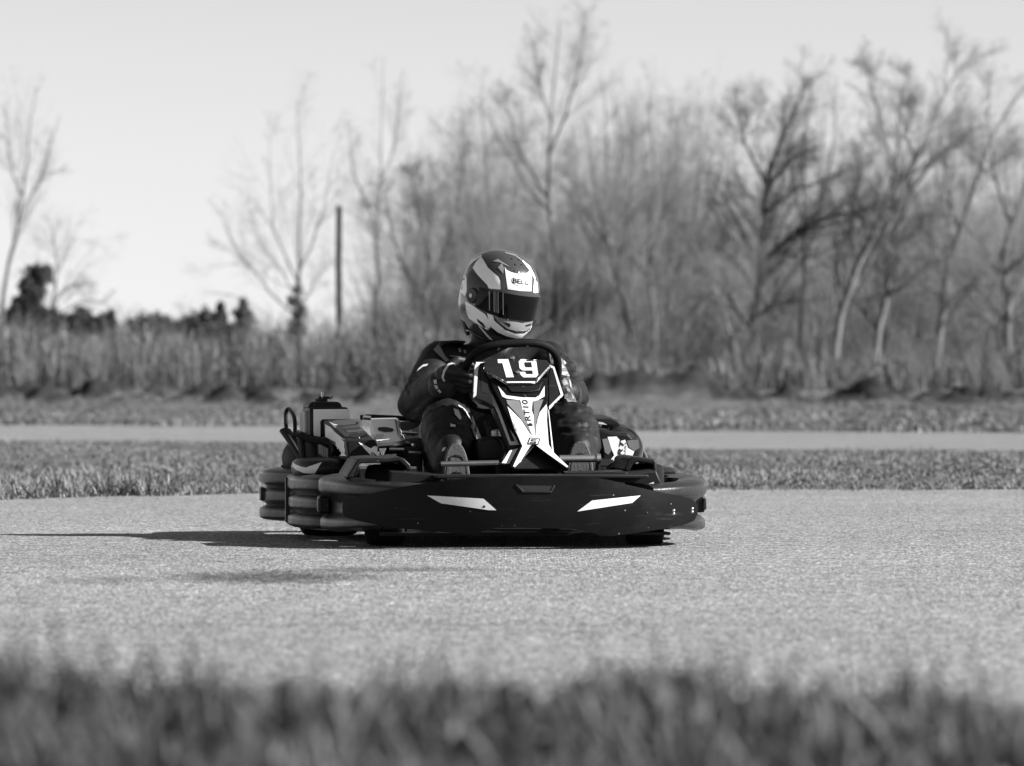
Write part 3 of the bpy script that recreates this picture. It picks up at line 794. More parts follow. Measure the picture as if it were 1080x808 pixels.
def c2(*p): return [(400+u/4.142, 250+v/4.142) for u, v in p]
def rr_sect(w, h, r, n=5):
    """rounded rectangle section centred on 0 (w across, h up)"""
    out = []
    for cx, cy, a0 in ((w/2-r, h/2-r, 0), (-w/2+r, h/2-r, 90), (-w/2+r, -h/2+r, 180), (w/2-r, -h/2+r, 270)):
        for i in range(n+1):
            a = R(a0+90*i/n); out.append((cx+r*math.cos(a), cy+r*math.sin(a)))
    return out
def sweep(mb, path, sect_f, up=(0, 0, 1), caps=True):
    """sect_f(i, t) -> list of (out, up) ; path in plan, outward = tangent x up"""
    path = [Vector(p) for p in path]; m = len(path); rings = []
    for i in range(m):
        t = (path[min(i+1, m-1)]-path[max(i-1, 0)]).normalized()
        o = Vector(up).cross(t).normalized(); u = Vector(up)
        rings.append([path[i]+o*a+u*b for a, b in sect_f(i, i/(m-1))])
    mb.rings(rings, caps); return mb

# ---- front fairing: a curved panel
def fy(x, z): return -.475+.26*(abs(x)/.55)**2.8+.35*(z-.13)**2*4
def F(px, py):
    p = K(px, py, -.4)
    for _ in range(6): p = K(px, py, fy(p.x, p.z))
    return p
out = c3((418,556),(421,540),(432,524),(520,503),(640,478),(720,463),(800,450),(900,440),(1000,432),(1077,428))+c4((100,426),(200,424),(330,424),(440,424),(520,428),(600,442),(640,455),(760,482),(900,510),(950,524),(968,536),(977,556),(976,590),(962,618),(930,632),(850,650),(740,667),(640,681),(590,686),(556,684),(500,668),(440,655),(330,652),(200,650),(100,650),(58,654),(25,670),(4,682))+c3((1000,677),(900,671),(800,663),(700,655),(600,641),(500,622),(440,606),(420,590))
fo = [F(*p) for p in out]
b2 = bmesh.new(); b2.faces.new([b2.verts.new((p.x, p.z, 0)) for p in fo])
for q in np.arange(-.58, .6, .02): bmesh.ops.bisect_plane(b2, geom=b2.verts[:]+b2.edges[:]+b2.faces[:], plane_co=(q, 0, 0), plane_no=(1, 0, 0), dist=1e-5)
for q in np.arange(.04, .23, .02): bmesh.ops.bisect_plane(b2, geom=b2.verts[:]+b2.edges[:]+b2.faces[:], plane_co=(0, q, 0), plane_no=(0, 1, 0), dist=1e-5)
b2.verts.index_update()
mb = MB()
P2 = [(v.co.x, v.co.y) for v in b2.verts]
nf = len(P2)
fv = [Vector((x, fy(x, z), z)) for x, z in P2]
bv = [Vector((x*.985, fy(x, z)+.028, .13+(z-.13)*.94)) for x, z in P2]
fs = [[v.index for v in f.verts] for f in b2.faces]
bd = [e for e in b2.edges if len(e.link_faces) == 1]
side = []
for e in bd:
    a, c = e.verts[0].index, e.verts[1].index; side.append((a, c, c+nf, a+nf))
mb.add(fv+bv, fs+[[i+nf for i in f][::-1] for f in fs]+side)
b2.free()
fair_bvh = mb.bvh()
fairing = mb.build('front_fairing', M_fair, kart, bevel=.006, seg=3)
decal('sticker', [c3((789,508),(1035,522),(1092,572),(1060,572),(850,542))], fair_bvh, M_white, fairing, step=3)
decal('sticker', [c4((450,578),(515,530),(600,521),(727,508),(690,540))], fair_bvh, M_white, fairing, step=3)
# bevelled slot below the top edge and bolt heads
mb = MB()
for a, c in (((186,463),(215,492)), ((215,492),(335,492)), ((335,492),(348,468))):
    pa, pc = F(*c4(a)[0]), F(*c4(c)[0]); mb.capsule(pa+Vector((0,-.001,0)), pc+Vector((0,-.001,0)), .0035, .0035, 8)
mb.build('slot_lip', M_bump, fairing)
decal('slot', [c4((196,464),(344,466),(332,489),(218,489))], fair_bvh, M_ink, fairing, off=.0008)
for p in c3((1037,557),(656,560),(450,558))+c4((45,556),(753,585),(871,574),(871,588),(952,566),(952,580)):
    q = F(*p); MB().rev([(.0, -.002), (.003, -.0018), (.0045, -.0005), (.0045, .002)], q, (0, 1, 0), 12).build('bolt', M_alu if p[0] > 690 else M_dark, fairing)

# ---- front bumper behind the fairing, wrapping round to both wheels: two lobes and a waist
def bump_sect(zc_scale=1., lobes=2, depth=.06, top=.205, bot=.04):
    """outer profile of a stacked-lobe bumper: list of (out, z), back side flat"""
    pts = []
    n = 44
    for i in range(n+1):
        t = i/n; z = bot+(top-bot)*t
        if lobes == 2: o = .034*max(math.exp(-((t-.80)/.20)**4), .85*math.exp(-((t-.13)/.16)**4))
        else: o = .024*max(math.exp(-((t-.83)/.155)**6), .9*math.exp(-((t-.47)/.14)**6), math.exp(-((t-.13)/.14)**6))
        o *= 1
        edge_ = min(1, (1-t)/.10, t/.08); o = o-(.022)*(1-math.sqrt(max(0, 1-(1-edge_)**2)))
        pts.append((o, z))
    return pts
def lobed(path, lobes, th, top=.205, bot=.04, tip0=1., taper=None):
    mb = MB(); pr = bump_sect(1, lobes, th, top, bot)
    m = len(path)
    def sf(i, t):
        k = 1.
        if taper: k = taper(t)
        zc = (top+bot)/2
        pp = [(o, zc+(z-zc)*k) for o, z in pr]
        return pp+[(-th, zc+(z-zc)*.9*k) for z in (top, top*.5+bot*.5, bot)]
    path = [Vector((p[0], p[1], 0)) for p in path]
    return sweep(mb, path, sf)
def rs(pts, n):
    q = smooth_path([(p[0], p[1], 0) for p in pts], n); return [tuple(a) for a in q]
p_l = rs([(-.33, -.33), (-.43, -.25), (-.497, -.14), (-.537, .0), (-.552, .12), (-.540, .23), (-.492, .285)], 40)
L_ = lobed(p_l, 2, .05, .209, .040, taper=lambda t: .78+.22*min(1, max(0, (t-.05)/.45)) if t < .86 else .55+.45*math.sqrt(max(0, 1-((t-.86)/.14)**2)))
p_r = rs([(.478, .285), (.524, .23), (.536, .12), (.528, .0), (.495, -.14), (.43, -.25), (.33, -.33)], 40)
R_ = lobed(p_r, 2, .05, .204, .040, taper=lambda t: .78+.22*min(1, max(0, (.95-t)/.45)) if t > .14 else .55+.45*math.sqrt(max(0, 1-((.14-t)/.14)**2)))
fbs = {-1: L_.build('front_bumper', M_bump, kart, smooth=50), 1: R_.build('front_bumper', M_bump, kart, smooth=50)}
for s in (-1, 1):   # recessed clip on each flank
    mb = MB(); mb.box((s*(.572 if s < 0 else .556), .14, .118), (.034, .075, .052)); mb.build('bumper_clip', M_black, fbs[s], bevel=.006)
    MB().box((s*(.588 if s < 0 else .572), .115, .118), (.01, .034, .034)).build('clip_hole', M_ink, fbs[s], bevel=.002)
# ---- side bumpers and their bowl shaped caps
for s in (-1, 1):
    path = rs([(-.50, .37), (-.562, .45), (-.598, .62), (-.600, .78), (-.592, .94), (-.55, 1.06)], 30)
    if s > 0: path = [(-p[0], p[1]) for p in path][::-1]
    lb = lobed(path, 3, .07, .202, .034)
    if s < 0: lb.box((-.622, .84, .118), (.014, .022, .14))
    sb = lb.build('side_bumper', M_bump, kart, smooth=50)
    # bowl shaped cap on the bumper
    mb = MB(); rings = []
    for k, (rs_, z) in enumerate(((.70, .188), (.92, .194), (1.0, .208), (1.02, .222), (.97, .238), (.86, .246), (.55, .250), (.15, .251))):
        rings.append([Vector((s*(.515 if s < 0 else .47)+.103*rs_*math.cos(a), .72+.20*rs_*math.sin(a), .192+(z-.192)*(1 if s < 0 else .5))) for a in np.linspace(0, 2*math.pi, 33)[:-1]])
    mb.rings(rings)
    cap_b = mb.bvh()
    cap = mb.build('side_cap', M_black, sb, smooth=50)
    if s < 0:
        decal('sticker', [c3((194,358),(215,372),(240,383),(262,386),(330,362),(298,413),(250,409),(215,395),(196,375))], cap_b, M_white, sb, step=2)
# ---- rear bumper
p_b = rs([(-.545, .98), (-.622, 1.14), (-.648, 1.28), (-.625, 1.42), (-.52, 1.50), (-.2, 1.52), (.2, 1.52), (.52, 1.50), (.625, 1.42), (.648, 1.28), (.622, 1.14), (.545, .98)], 90)[::-1]
p_b = p_b[::-1]
lb = MB(); L2 = lobed(p_b, 3, .08, .212, .044)
# outward must point away from the kart
mid = L2.v[len(L2.v)//2]
rb = L2.build('rear_bumper', M_bump, kart, smooth=50)
MB().box((-.668, 1.25, .128), (.016, .05, .042)).build('clip_hole', M_ink, rb, bevel=.003)
tb = MB(); tb.tube([(-.60, 1.22, .216), (-.58, 1.30, .217), (-.55, 1.36, .216)], .012, 8, flat=.5); tb.build('bumper_strap', M_dark, rb)

# ---- wheels
def wheel(x, y, r, wd, steer=0.):
    ax = Vector((math.cos(steer), math.sin(steer), 0)); c = Vector((x, y, r+.0))
    e = empty('wheel', (0, 0, 0)); e.parent = kart
    h = wd/2
    prof = [(r*.62, -h*.80), (r*.72, -h*.96), (r*.86, -h), (r*.95, -h*.93), (r*.985, -h*.80), (r, -h*.5), (r, 0), (r, h*.5), (r*.985, h*.80), (r*.95, h*.93), (r*.86, h), (r*.72, h*.96), (r*.62, h*.80)]
    MB().rev(prof, c, ax, 48, closed=True).build('tyre', M_rub, e, smooth=40)
    pr = [(.02, -h*.2), (.03, -h*.55), (.055, -h*.45), (r*.58, -h*.5), (r*.64, -h*.82), (r*.66, -h*.80), (r*.6, 0), (r*.66, h*.80), (r*.64, h*.82), (r*.58, h*.5), (.055, h*.45), (.03, h*.55), (.02, h*.2)]
    MB().rev(pr, c, ax, 32, closed=True).build('rim', M_alu, e, smooth=30)
    return e
for x, y, r, wd, st in ((-.40, 0, .120, .118, R(-9)), (.375, 0, .120, .115, R(-9)), (-.47, 1.08, .125, .18, 0), (.46, 1.08, .125, .18, 0)):
    wheel(x, y, r, wd, st)
# ---- angular fenders over the front wheels
for s, poly in ((-1, c3((437,432),(442,420),(478,362),(492,348),(560,343),(612,346),(666,338),(690,347),(716,372),(720,398),(700,402),(694,384),(668,360),(610,366),(560,366),(500,368),(486,380),(462,432))),
                (1, c4((655,398),(668,370),(672,352),(690,340),(712,340),(790,350),(796,360),(800,430),(786,436),(780,372),(716,362),(700,366),(688,384),(680,404)))):
    fr = [K(px, py, -.135) for px, py in poly]; bk = [Vector((p.x+s*.0, .15, p.z+.004)) for p in fr]
    MB().prism(fr, bk).build('front_fender', M_black, kart, bevel=.004)
    xs = [p.x for p in fr]; zt = max(p.z for p in fr)
# ---- splitter plates between nose and fairing
for poly, y0, dep in ((c3((632,405),(795,414),(905,430),(640,470),(625,465)), -.26, .10),
                      (c4((410,410),(664,404),(672,412),(796,400),(818,455),(800,470),(560,440),(410,424)), -.28, .12)):
    fr = [K(px, py, y0) for px, py in poly]; bk = [p+Vector((0, dep, .004)) for p in fr]
    m_ = MB(); m_.prism(fr, bk); bb = m_.bvh(); o = m_.build('nose_plate', M_black, kart, bevel=.004)
    if y0 > -.27: decal('sticker', [c3((672,450),(738,462),(700,474),(682,474))], bb, M_white, o)
    else: decal('sticker', [c4((745,465),(784,448),(790,466),(770,472))], bb, M_white, o)
mb = MB(); mb.box((.02, -.30, .209), (.62, .17, .010)); mb.build('nose_shelf', M_dark, kart, bevel=.003)
mb = MB()
for yy, zz in ((-.33, .15), (-.30, .09)): mb.tube([(-.42, yy+.12, zz), (-.35, yy, zz), (.35, yy, zz), (.42, yy+.12, zz)], .012, 10)
for sx in (-.18, .18): mb.tube([(sx, -.3, .12), (sx, .25, .07), (sx*1.2, 1.2, .07)], .014, 10)
mb.build('chassis_tubes', M_dark, kart)
MB().box((.0, .52, .036), (.86, 1.34, .008)).build('floor_tray_light_block', M_dark, kart)  # tray made wide to shut lit streaks out from under the kart
mb = MB(); mb.tube([(-.53, 1.08, .14), (.53, 1.08, .14)], .02, 14); mb.build('rear_axle', M_metal, kart)
mb = MB(); mb.tube([(-.36, .0, .13), (.36, .0, .13)], .014, 10); mb.build('front_axle', M_dark, kart)

# ---- steering fairing: column between the knees, leaning back to the number plate
def ny(py): return -.10+(492-py)/(492-380)*.40
def KN(p, dy=0.): return K(p[0], p[1], ny(p[1])+dy)
def slab(name, poly, m, parent, dy, th, bevel=.003):
    fr = [KN(p, dy) for p in poly]
    bk = [v+Vector((0, th*.95, -th*.2)) for v in fr]
    b = MB(); b.prism(fr, bk); v = b.bvh(); o = b.build(name, m, parent, bevel=bevel); return o, v
colm = c8((132,245),(440,245),(446,330),(440,410),(452,600),(470,640),(556,716),(552,728),(535,728),(372,606),(300,690),(268,732),(245,722),(258,690),(300,600),(262,500),(205,400),(150,300))
sf, sfv = slab('steering_fairing', colm, M_fair, kart, 0, .045)
# dark hollow behind the legs
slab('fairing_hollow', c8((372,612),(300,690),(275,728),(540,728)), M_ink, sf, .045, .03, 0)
# stepped left flank of the column
fl, flv = slab('fairing_flank', c8((118,235),(135,240),(152,300),(207,400),(264,500),(302,602),(292,622),(238,628),(185,480),(150,400)), M_black, sf, .035, .06)
decal('sticker', [c8((128,252),(136,256),(148,330),(190,430),(246,585),(268,585),(240,520),(270,560),(290,603),(240,606),(178,440),(150,380))], flv, M_white2, sf)
ft, ftv = slab('fairing_foot', c8((185,705),(232,636),(288,618),(300,625),(262,700),(240,714)), M_black, sf, .03, .05)
decal('sticker', [c8((198,700),(240,634),(284,622),(238,704))], ftv, M_white, sf)
# white graphics on the column
decal('sticker', [c8((178,290),(222,340),(300,350),(378,352),(398,340),(426,288),(426,345),(390,366),(362,372),(358,420),(388,500),(388,570),(370,590),(330,500),(296,366),(222,356),(200,345)),
                  c8((228,398),(300,470),(368,575),(368,600),(352,606),(300,690),(268,722),(258,718),(308,610),(262,505)),
                  c8((442,380),(400,430),(388,470),(384,575),(374,600),(440,650),(545,724),(552,718),(470,640),(448,600),(438,470))], sfv, M_white, sf)
decal('sticker', [c8((222,365),(290,368),(362,560),(300,465),(228,385)), c8((366,372),(420,362),(398,420),(384,470),(380,560),(372,500))], sfv, M_grey, sf, off=.0018)
decal('emblem', [c8((346,566),(404,572),(392,606),(332,602))], sfv, M_ink, sf, off=.0024)
decal('emblem', [c8((350,572),(397,577),(388,601),(340,597))], sfv, M_white, sf, off=.003)
decal('emblem', [c8((356,576),(384,579),(382,584),(364,583),(362,586),(384,590),(378,600),(346,596),(349,591),(370,594),(372,591),(351,587))], sfv, M_ink, sf, off=.0036)
tv, tf = text_tris('RT10', .012, .12)
def place_text(c00, c10, c01):   # pixel corner of (0,0), of (1,0), of (0,1)
    return [(c00[0]+(c10[0]-c00[0])*u+(c01[0]-c00[0])*v, c00[1]+(c10[1]-c00[1])*u+(c01[1]-c00[1])*v) for u, v in tv]
decal('lettering', [place_text((560.2,444.5),(556.2,422.0),(554.4,445.0))], sfv, M_ink, sf, off=.0024, step=50, tris=tf)
for p in c8((316,347),(350,500)):
    q = KN(p, -.001); MB().rev([(0, -.004), (.006, -.003), (.008, .0), (.008, .002)], q, (0, 1, .2), 12).build('bolt', M_ink, sf)
# side wings
for poly, edge_, dy in ((c8((57,163),(70,156),(118,150),(108,192),(134,250),(160,400),(108,372),(48,350)), c8((57,163),(70,156),(118,150),(112,162),(82,170),(72,200),(62,340),(48,350)), .0),
                    (c8((452,176),(478,186),(526,336),(450,412),(444,300),(446,240)), c8((455,178),(478,188),(526,336),(450,412),(450,398),(512,336),(470,196),(455,190)), .0)):
    w_, wv = slab('fairing_wing', poly, M_black, sf, dy+.012, .05)
    decal('wing_edge', [edge_], wv, M_white2, sf)
    inner = poly
for pl in (c8((88,196),(104,200),(124,262),(126,330),(90,318)),):
    slab('wing_recess', pl, M_ink, sf, .0105, .006, 0)
# lower lip under the plate
slab('fairing_lip', c8((215,278),(392,278),(420,262),(400,310),(350,322),(250,320)), M_black, sf, -.008, .02)
# number plate
npoly = c8((112,160),(132,142),(438,150),(462,186),(385,272),(220,274),(98,196))
npl, npv = slab('number_plate', npoly, mat('number plate panel', .010, .35, var=.2), kart, -.022, .012)
decal('border', [c8((100,196),(104,203),(221,266),(384,265),(458,184),(463,188),(386,276),(219,277),(98,203))], npv, M_white, npl)
decal('digit', [c8((176,148),(232,147),(262,243),(222,244),(201,168),(178,168))], npv, M_white, npl)
def q9(u, v): return (284+u*98+v*14, 147+v*97)
nine = [[(.16,0),(.84,0),(.72,.17),(.36,.17),(.30,.20),(.02,.14)], [(.02,.14),(.30,.20),(.30,.42),(.02,.50)], [(.02,.50),(.30,.42),(.36,.46),(.70,.46),(.70,.62),(.16,.62)],
        [(.84,0),(.98,.14),(.98,.86),(.70,.80),(.70,.20),(.72,.17)], [(.98,.86),(.84,1),(.16,1),(.36,.83),(.66,.83),(.70,.80)], [(.16,1),(.02,.86),(.02,.70),(.30,.70),(.30,.80),(.36,.83)]]
decal('digit', [c8(*[q9(u, v) for u, v in p]) for p in nine], npv, M_white, npl)
for p in c8((256,140),(283,216)):
    q = KN(p, -.026); MB().rev([(0, -.006), (.004, -.005), (.007, .0), (.007, .004)], q, (0, 1, .2), 12).build('bolt', M_metal, npl)

# ---- steering wheel
WC = K(539.5, 397.5, .50); WR = .143
wu = Vector((-.06, -.70, .71)).normalized(); wx = Vector((1, .0, .06)).normalized(); wx = (wx-wu*wx.dot(wu)).normalized(); wn = wx.cross(wu)
def rim(a): return WC+(wx*math.cos(a)+wu*math.sin(a))*WR
mb = MB()
ring = []
for k in range(64):
    a = 2*math.pi*k/64; fl_ = 1.0 if math.sin(a) > -.6 else 1.0
    c = math.cos(a); s_ = math.sin(a)
    q = WC+wx*WR*math.copysign(abs(c)**.68, c)+wu*WR*math.copysign(abs(s_)**.68, s_); ring.append(q)
mb.tube(ring, .0125, 14, closed=True, up=wn)
sw = mb.build('steering_wheel', M_pad, kart, smooth=180)
mb = MB()
for a in (R(15), R(165), R(270)): mb.tube([WC-wn*.0, WC+(rim(a)-WC)*.97], .012, 8, flat=.4, up=wn)
mb.rev([(.0, -.012), (.045, -.012), (.05, 0), (.045, .012), (0, .012)], WC, wn, 24); mb.build('spokes', M_alu, sw)
mb = MB(); mb.tube([WC, WC+Vector((0, -.34, -.28))], .012, 10); mb.build('steering_column', M_dark, kart)
for a in (72, 108):
    c = rim(R(a)); mb = MB().tube([c+wx*.003, c-wx*.003], .0136, 14, up=wn); mb.build('grip_seam', M_grey, sw)

# ---- pedals, footrest bars, pedal box
mb = MB(); mb.tube([K(465, 489.5, -.05), K(526, 488.2, -.05)], .0085, 10); mb.build('foot_bar', M_metal, kart)
mb = MB(); mb.tube([K(590, 484, -.05), K(630, 483.6, -.05)], .0115, 14); mb.rev([(0, 0), (.015, 0), (.015, .012), (0, .013)], K(629, 483.6, -.05), (1, 0, 0), 14); mb.build('foot_bar', M_alu, kart)
for px, py in ((465, 489), (526, 488), (590, 484), (631, 484)):
    a = K(px, py, -.045); MB().tube([a, Vector((a.x, a.y+.05, .06))], .008, 8).build('pedal_stay', M_dark, kart)
for px0, px1 in ((466, 500), (597, 630)):
    a = K(px0, 486, -.02); c = K(px1, 486, -.02)
    MB().box(((a.x+c.x)/2, .0, .17), (.07, .012, .16)).build('pedal', M_dark, kart, bevel=.003)
fr = [K(px, py, .16) for px, py in c3((0,0))]
tk = [K(px, py, .12) for px, py in [(504,487),(503,470),(507,462),(516,459),(526,461),(532,468),(535,487)]]
MB().prism(tk, [p+Vector((0, .22, -.01)) for p in tk]).build('fuel_tank', M_black, kart, bevel=.012, seg=3)
MB().tube([K(516, 461, .2), K(515, 452, .2), K(513, 445, .22)], .008, 8).build('fuel_hose', M_dark, kart)
MB().rev([(.0, .0), (.018, .0), (.018, .016), (.012, .02), (0, .02)], K(523, 460, .2), (0, 0, 1), 16).build('tank_cap', M_alu, kart)

# ---- seat shell
mb = MB(); rings = []
for i in range(13):
    t = i/12; yb = .52+.48*t; zb = .07+.30*max(0, (t-.45)/.55)**1.4
    wd = .19+.02*math.sin(t*3); rise = .10+.0*t
    ring = []
    for j in range(17):
        a = -1+2*j/16
        ring.append(Vector((.02+wd*a, yb+(.0 if t < .5 else -.10*abs(a)**3), zb+rise*abs(a)**4)))
    rings.append(ring+[p+Vector((0, .012, -.012)) for p in ring[::-1]])
mb.rings(rings); mb.build('seat', M_black, kart, smooth=60)
for sx in (-.19, .22): MB().tube([(sx, .95, .07), (sx*1.02, 1.02, .28), (sx*.98, 1.1, .42)], .011, 8).build('seat_stay', M_dark, kart)

# ---- engine side (kart's right): tank box, cover, white tank, handle, silencer
def hexpx(pts): return [K(px, py, y) for px, py, y in pts]
x0 = K(326.5, 430, .92).x; x1 = K(372, 430, .92).x; zt = K(350, 429.4, .92).z; zb = K(330, 461, .92).z
mb = MB(); mb.hexa([(x0, .92, zb), (x1, .92, zb), (x1, 1.20, zb), (x0, 1.20, zb), (x0, .93, zt), (x1-.012, .93, zt), (x1-.012, 1.19, zt), (x0, 1.19, zt)])
tvb = mb.bvh()
tank = mb.build('engine_box', M_black, kart, bevel=.010, seg=3)
decal('panel', [c7((272,214),(520,212),(530,284),(336,284),(322,300),(322,408),(274,400))], tvb, M_whi, tank)
mb = MB(); mb.hexa([(x0-.010, .99, zb+.012), (x0+.004, .99, zb+.012), (x0+.004, 1.17, zb+.012), (x0-.010, 1.17, zb+.012), (x0-.010, .99, zt-.012), (x0+.004, .99, zt-.012), (x0+.004, 1.16, zt-.012), (x0-.010, 1.16, zt-.012)])
mb.build('side_window', M_tank, tank, bevel=.004)
mb = MB(); a = K(322, 430, 1.02); c = K(360, 430, 1.02); zc = K(340, 423.6, 1.02).z
mb.hexa([(a.x, .95, zt-.004), (c.x, .95, zt-.004), (c.x, 1.17, zt-.004), (a.x, 1.17, zt-.004), (a.x+.012, .96, zc), (c.x-.010, .96, zc), (c.x-.010, 1.15, zc), (a.x+.012, 1.15, zc)])
mb.build('box_lid', M_black, tank, bevel=.009, seg=3)
cx = K(339, 423, 1.05)
mb = MB(); mb.rev([(.0, 0), (.020, 0), (.020, .008), (.010, .011), (.005, .018), (0, .018)], (cx.x, 1.05, zc), (0, 0, 1), 18); mb.box((cx.x+.012, 1.05, zc+.012), (.040, .012, .008)); mb.build('filler_cap', M_dark, tank)
MB().tube([(cx.x+.002, 1.045, zc+.01), (cx.x+.002, 1.045, zc+.030)], .004, 8).build('cap_pin', M_metal, tank)
MB().tube([(cx.x+.026, 1.04, zc+.012), (cx.x+.034, 1.04, zc+.018)], .004, 8).build('cap_pin', M_metal, tank)
# lower frame carrying the box
mb = MB(); mb.hexa(hexpx([(316,490,.98),(352,488,.90),(352,486,1.15),(316,488,1.2),(313,460,.98),(354,461.5,.90),(354,461.5,1.15),(313,460,1.2)])); mb.build('engine_block', M_dark, kart, bevel=.006)
mb = MB()
for u in (318, 330, 343): mb.tube([K(u, 462, .9), K(u+2, 487, .88)], .010, 8)
mb.tube([K(313,457,.9), K(328,464,.88), K(344,466,.86), K(352,469,.84), K(355,478,.80)], .015, 10, flat=.8)
mb.build('engine_frame', M_black, kart)
for k in range(4):
    mb = MB(); q = K(337+k*2.5, 474+k*1.2, .87); mb.box(q, (.006, .03, .03)); mb.build('cooling_fin', M_alu, kart)
# sloping cover
pts = hexpx([(342.5,462,.86),(367,483.5,.46),(404,482,.46),(376,470,.86),(341,443,.86),(365,465.4,.48),(395.5,464,.48),(373,441.6,.86)])
# order: bottom: rear-left, front-left, front-right, rear-right -> ccw
mb = MB(); mb.hexa([pts[1], pts[2], pts[3], pts[0], pts[5], pts[6], pts[7], pts[4]])
cvb = mb.bvh(); cov = mb.build('engine_cover', M_black, kart, bevel=.007, seg=3)
decal('sticker', [c7((342,308),(392,338),(494,446),(494,536),(444,522),(432,446),(342,398))], cvb, M_whi, cov)
decal('sticker', [c7((372,296),(545,288),(655,384),(620,400),(500,412),(398,322))], cvb, M_grey, cov)
decal('sticker', [c7((392,312),(430,294),(560,288),(600,318),(490,330),(420,330)), c7((480,345),(600,330),(640,372),(520,382))], cvb, M_white2, cov, off=.0018)
decal('lettering', [c7((487,350),(597,342),(606,358),(496,368))], cvb, M_grey, cov, off=.0024)
decal('vent', [c7((525,398),(560,386),(612,388),(640,402),(590,418),(540,416))], cvb, M_ink, cov, off=.0018)
decal('sticker', [c7((592,447),(612,456),(680,492),(726,462),(742,478),(766,548),(690,550),(640,500))], cvb, M_whi, cov)
decal('lettering', [c7((688,515),(700,522),(728,548),(706,546)), c7((676,518),(688,524),(700,546),(690,546))], cvb, M_ink, cov, off=.0018)
# white tank cover with an oval opening
pts = hexpx([(397,470,.52),(425,467.5,.52),(430,466,.70),(392,467,.70),(389,442.5,.64),(418.5,441.5,.64),(420,440.5,.76),(389,441,.76)])
mb = MB(); mb.hexa(pts); stv = mb.bvh(); st = mb.build('side_tank', mat('glossy white moulding', .86, .12, coat=.6), kart, bevel=.007, seg=3)
decal('opening', [c7((727,352),(740,342),(790,341),(832,350),(846,362),(828,374),(770,374),(735,366))], stv, M_ink, st)
decal('sticker', [c7((664,400),(772,388),(742,448),(706,430),(680,420))], stv, M_white2, st)
decal('sticker', [c7((850,290),(864,290),(880,420),(866,380))], stv, M_grey, st)
mb = MB(); mb.tube([K(399,470.5,.50), K(412,469.5,.50), K(426,467.5,.52), K(431,468.5,.55)], .008, 8); mb.build('chrome_trim', M_metal, kart)
for (u0, v0), (u1, v1), r_ in (((411,473.8),(426,474.2),.006), ((431,477.5),(444,478),.007), ((405,482),(418,480),.005), ((383,440),(391,441),.007), ((424,456),(441,457),.006)):
    MB().tube([K(u0, v0, .5), K(u1, v1, .5)], r_, 8).build('chrome_pipe', M_metal, kart)
mb = MB(); mb.hexa(hexpx([(400,492,.5),(446,492,.5),(446,492,.8),(400,492,.8),(418,446,.74),(444,443,.74),(446,443,.85),(418,445,.85)])); mb.build('engine_casing', M_dark, kart, bevel=.008)
for k, (u, v) in enumerate(((428,457),(433,456),(439,458),(436,470),(428,483))): MB().rev([(0,-.006),(.006,-.005),(.007,0)], K(u, v, .66 if v < 460 else .58), (0,1,0), 10).build('casing_bolt', M_metal, kart)
MB().tube([K(380,440.5,.9), K(388,439.6,.9), K(420,441,.92), K(440,443,.95)], .008, 8).build('fuel_hose', M_dark, kart)
# handle loop and guard bar
hl = smooth_path([K(302,454,1.22), K(301.5,436,1.22), K(305,431.5,1.22), K(309.5,438,1.16), K(311,446,1.12), K(311,461,1.1)], 24)
MB().tube(hl, .0065, 10).build('handle_loop', M_dark, kart)
mb = MB(); mb.tube([K(301,454.5,1.16), K(312,470,1.05), K(323,488,.96)], .020, 10, flat=.55); mb.build('guard_bar', M_black, kart)
MB().tube([K(300.5,453.5,1.15), K(311,468,1.04), K(322,486,.95)], .0035, 6).build('guard_highlight', M_alu, kart)  # thin bright strip added as the highlight along the guard bar
mb = MB()
prof = [(.040, 0), (.045, .004), (.045, .16), (.03, .175), (.0, .175), (.0, .165), (.028, .160), (.038, .15), (.038, .006)]
mb.rev(prof, K(305, 482, 1.18), (.85, .5, -.08), 24); mb.build('silencer', M_dark, kart, smooth=40)

# ---- left pod (right in the picture)
pp = c4((522,224),(545,214),(600,232),(672,236),(692,258),(716,262),(726,300),(712,338),(690,352),(640,372),(588,380),(560,350),(546,280))
fr = [K(px, py, .52) for px, py in pp]; bk = [K(px, py-4, .92) for px, py in pp]
mb = MB(); mb.prism(fr, bk); pv = mb.bvh(); pod = mb.build('side_pod', M_black, kart, bevel=.008, seg=3)
decal('sticker', [c4((583,252),(622,250),(640,270),(660,264),(672,300),(700,316),(690,340),(640,362),(592,376),(598,350),(612,332),(598,300))], pv, M_whi, pod)
decal('sticker', [c4((560,262),(582,258),(600,312),(586,330),(572,320))], pv, M_grey, pod)
decal('sticker', [c4((668,268),(716,264),(722,300),(700,314),(676,296))], pv, M_grey, pod)
tv, tf = text_tris('RT', .03, .2)
decal('lettering', [place_text((655.5,481.5),(659,463.5),(651,480.5))], pv, M_ink, pod, off=.002, step=3, tris=tf)
tv, tf = text_tris('KART', .01)
decal('lettering', [place_text((659.5,481),(661.5,466),(657.5,481))], pv, M_ink, pod, off=.002, step=3, tris=tf)
fin = [K(px, py, .66) for px, py in c4((508,174),(596,172),(636,184),(638,206),(560,200),(510,196))]
mb = MB(); mb.prism(fin, [p+Vector((0, .2, .012)) for p in fin]); fv_ = mb.bvh(); fo_ = mb.build('pod_fin', M_black, kart, bevel=.004)
decal('sticker', [c4((515,184),(560,188),(582,199),(520,194))], fv_, M_white2, fo_)
mb = MB(); mb.tube(smooth_path([K(634,449,.75), K(652,449.5,.75), K(664,454,.75), K(672,463,.72), K(675.5,472,.68), K(674,482,.62), K(668,490,.55)], 30), .009, 12); mb.build('pod_rail', mat('polished black tube', .03, .18, coat=.5), kart)
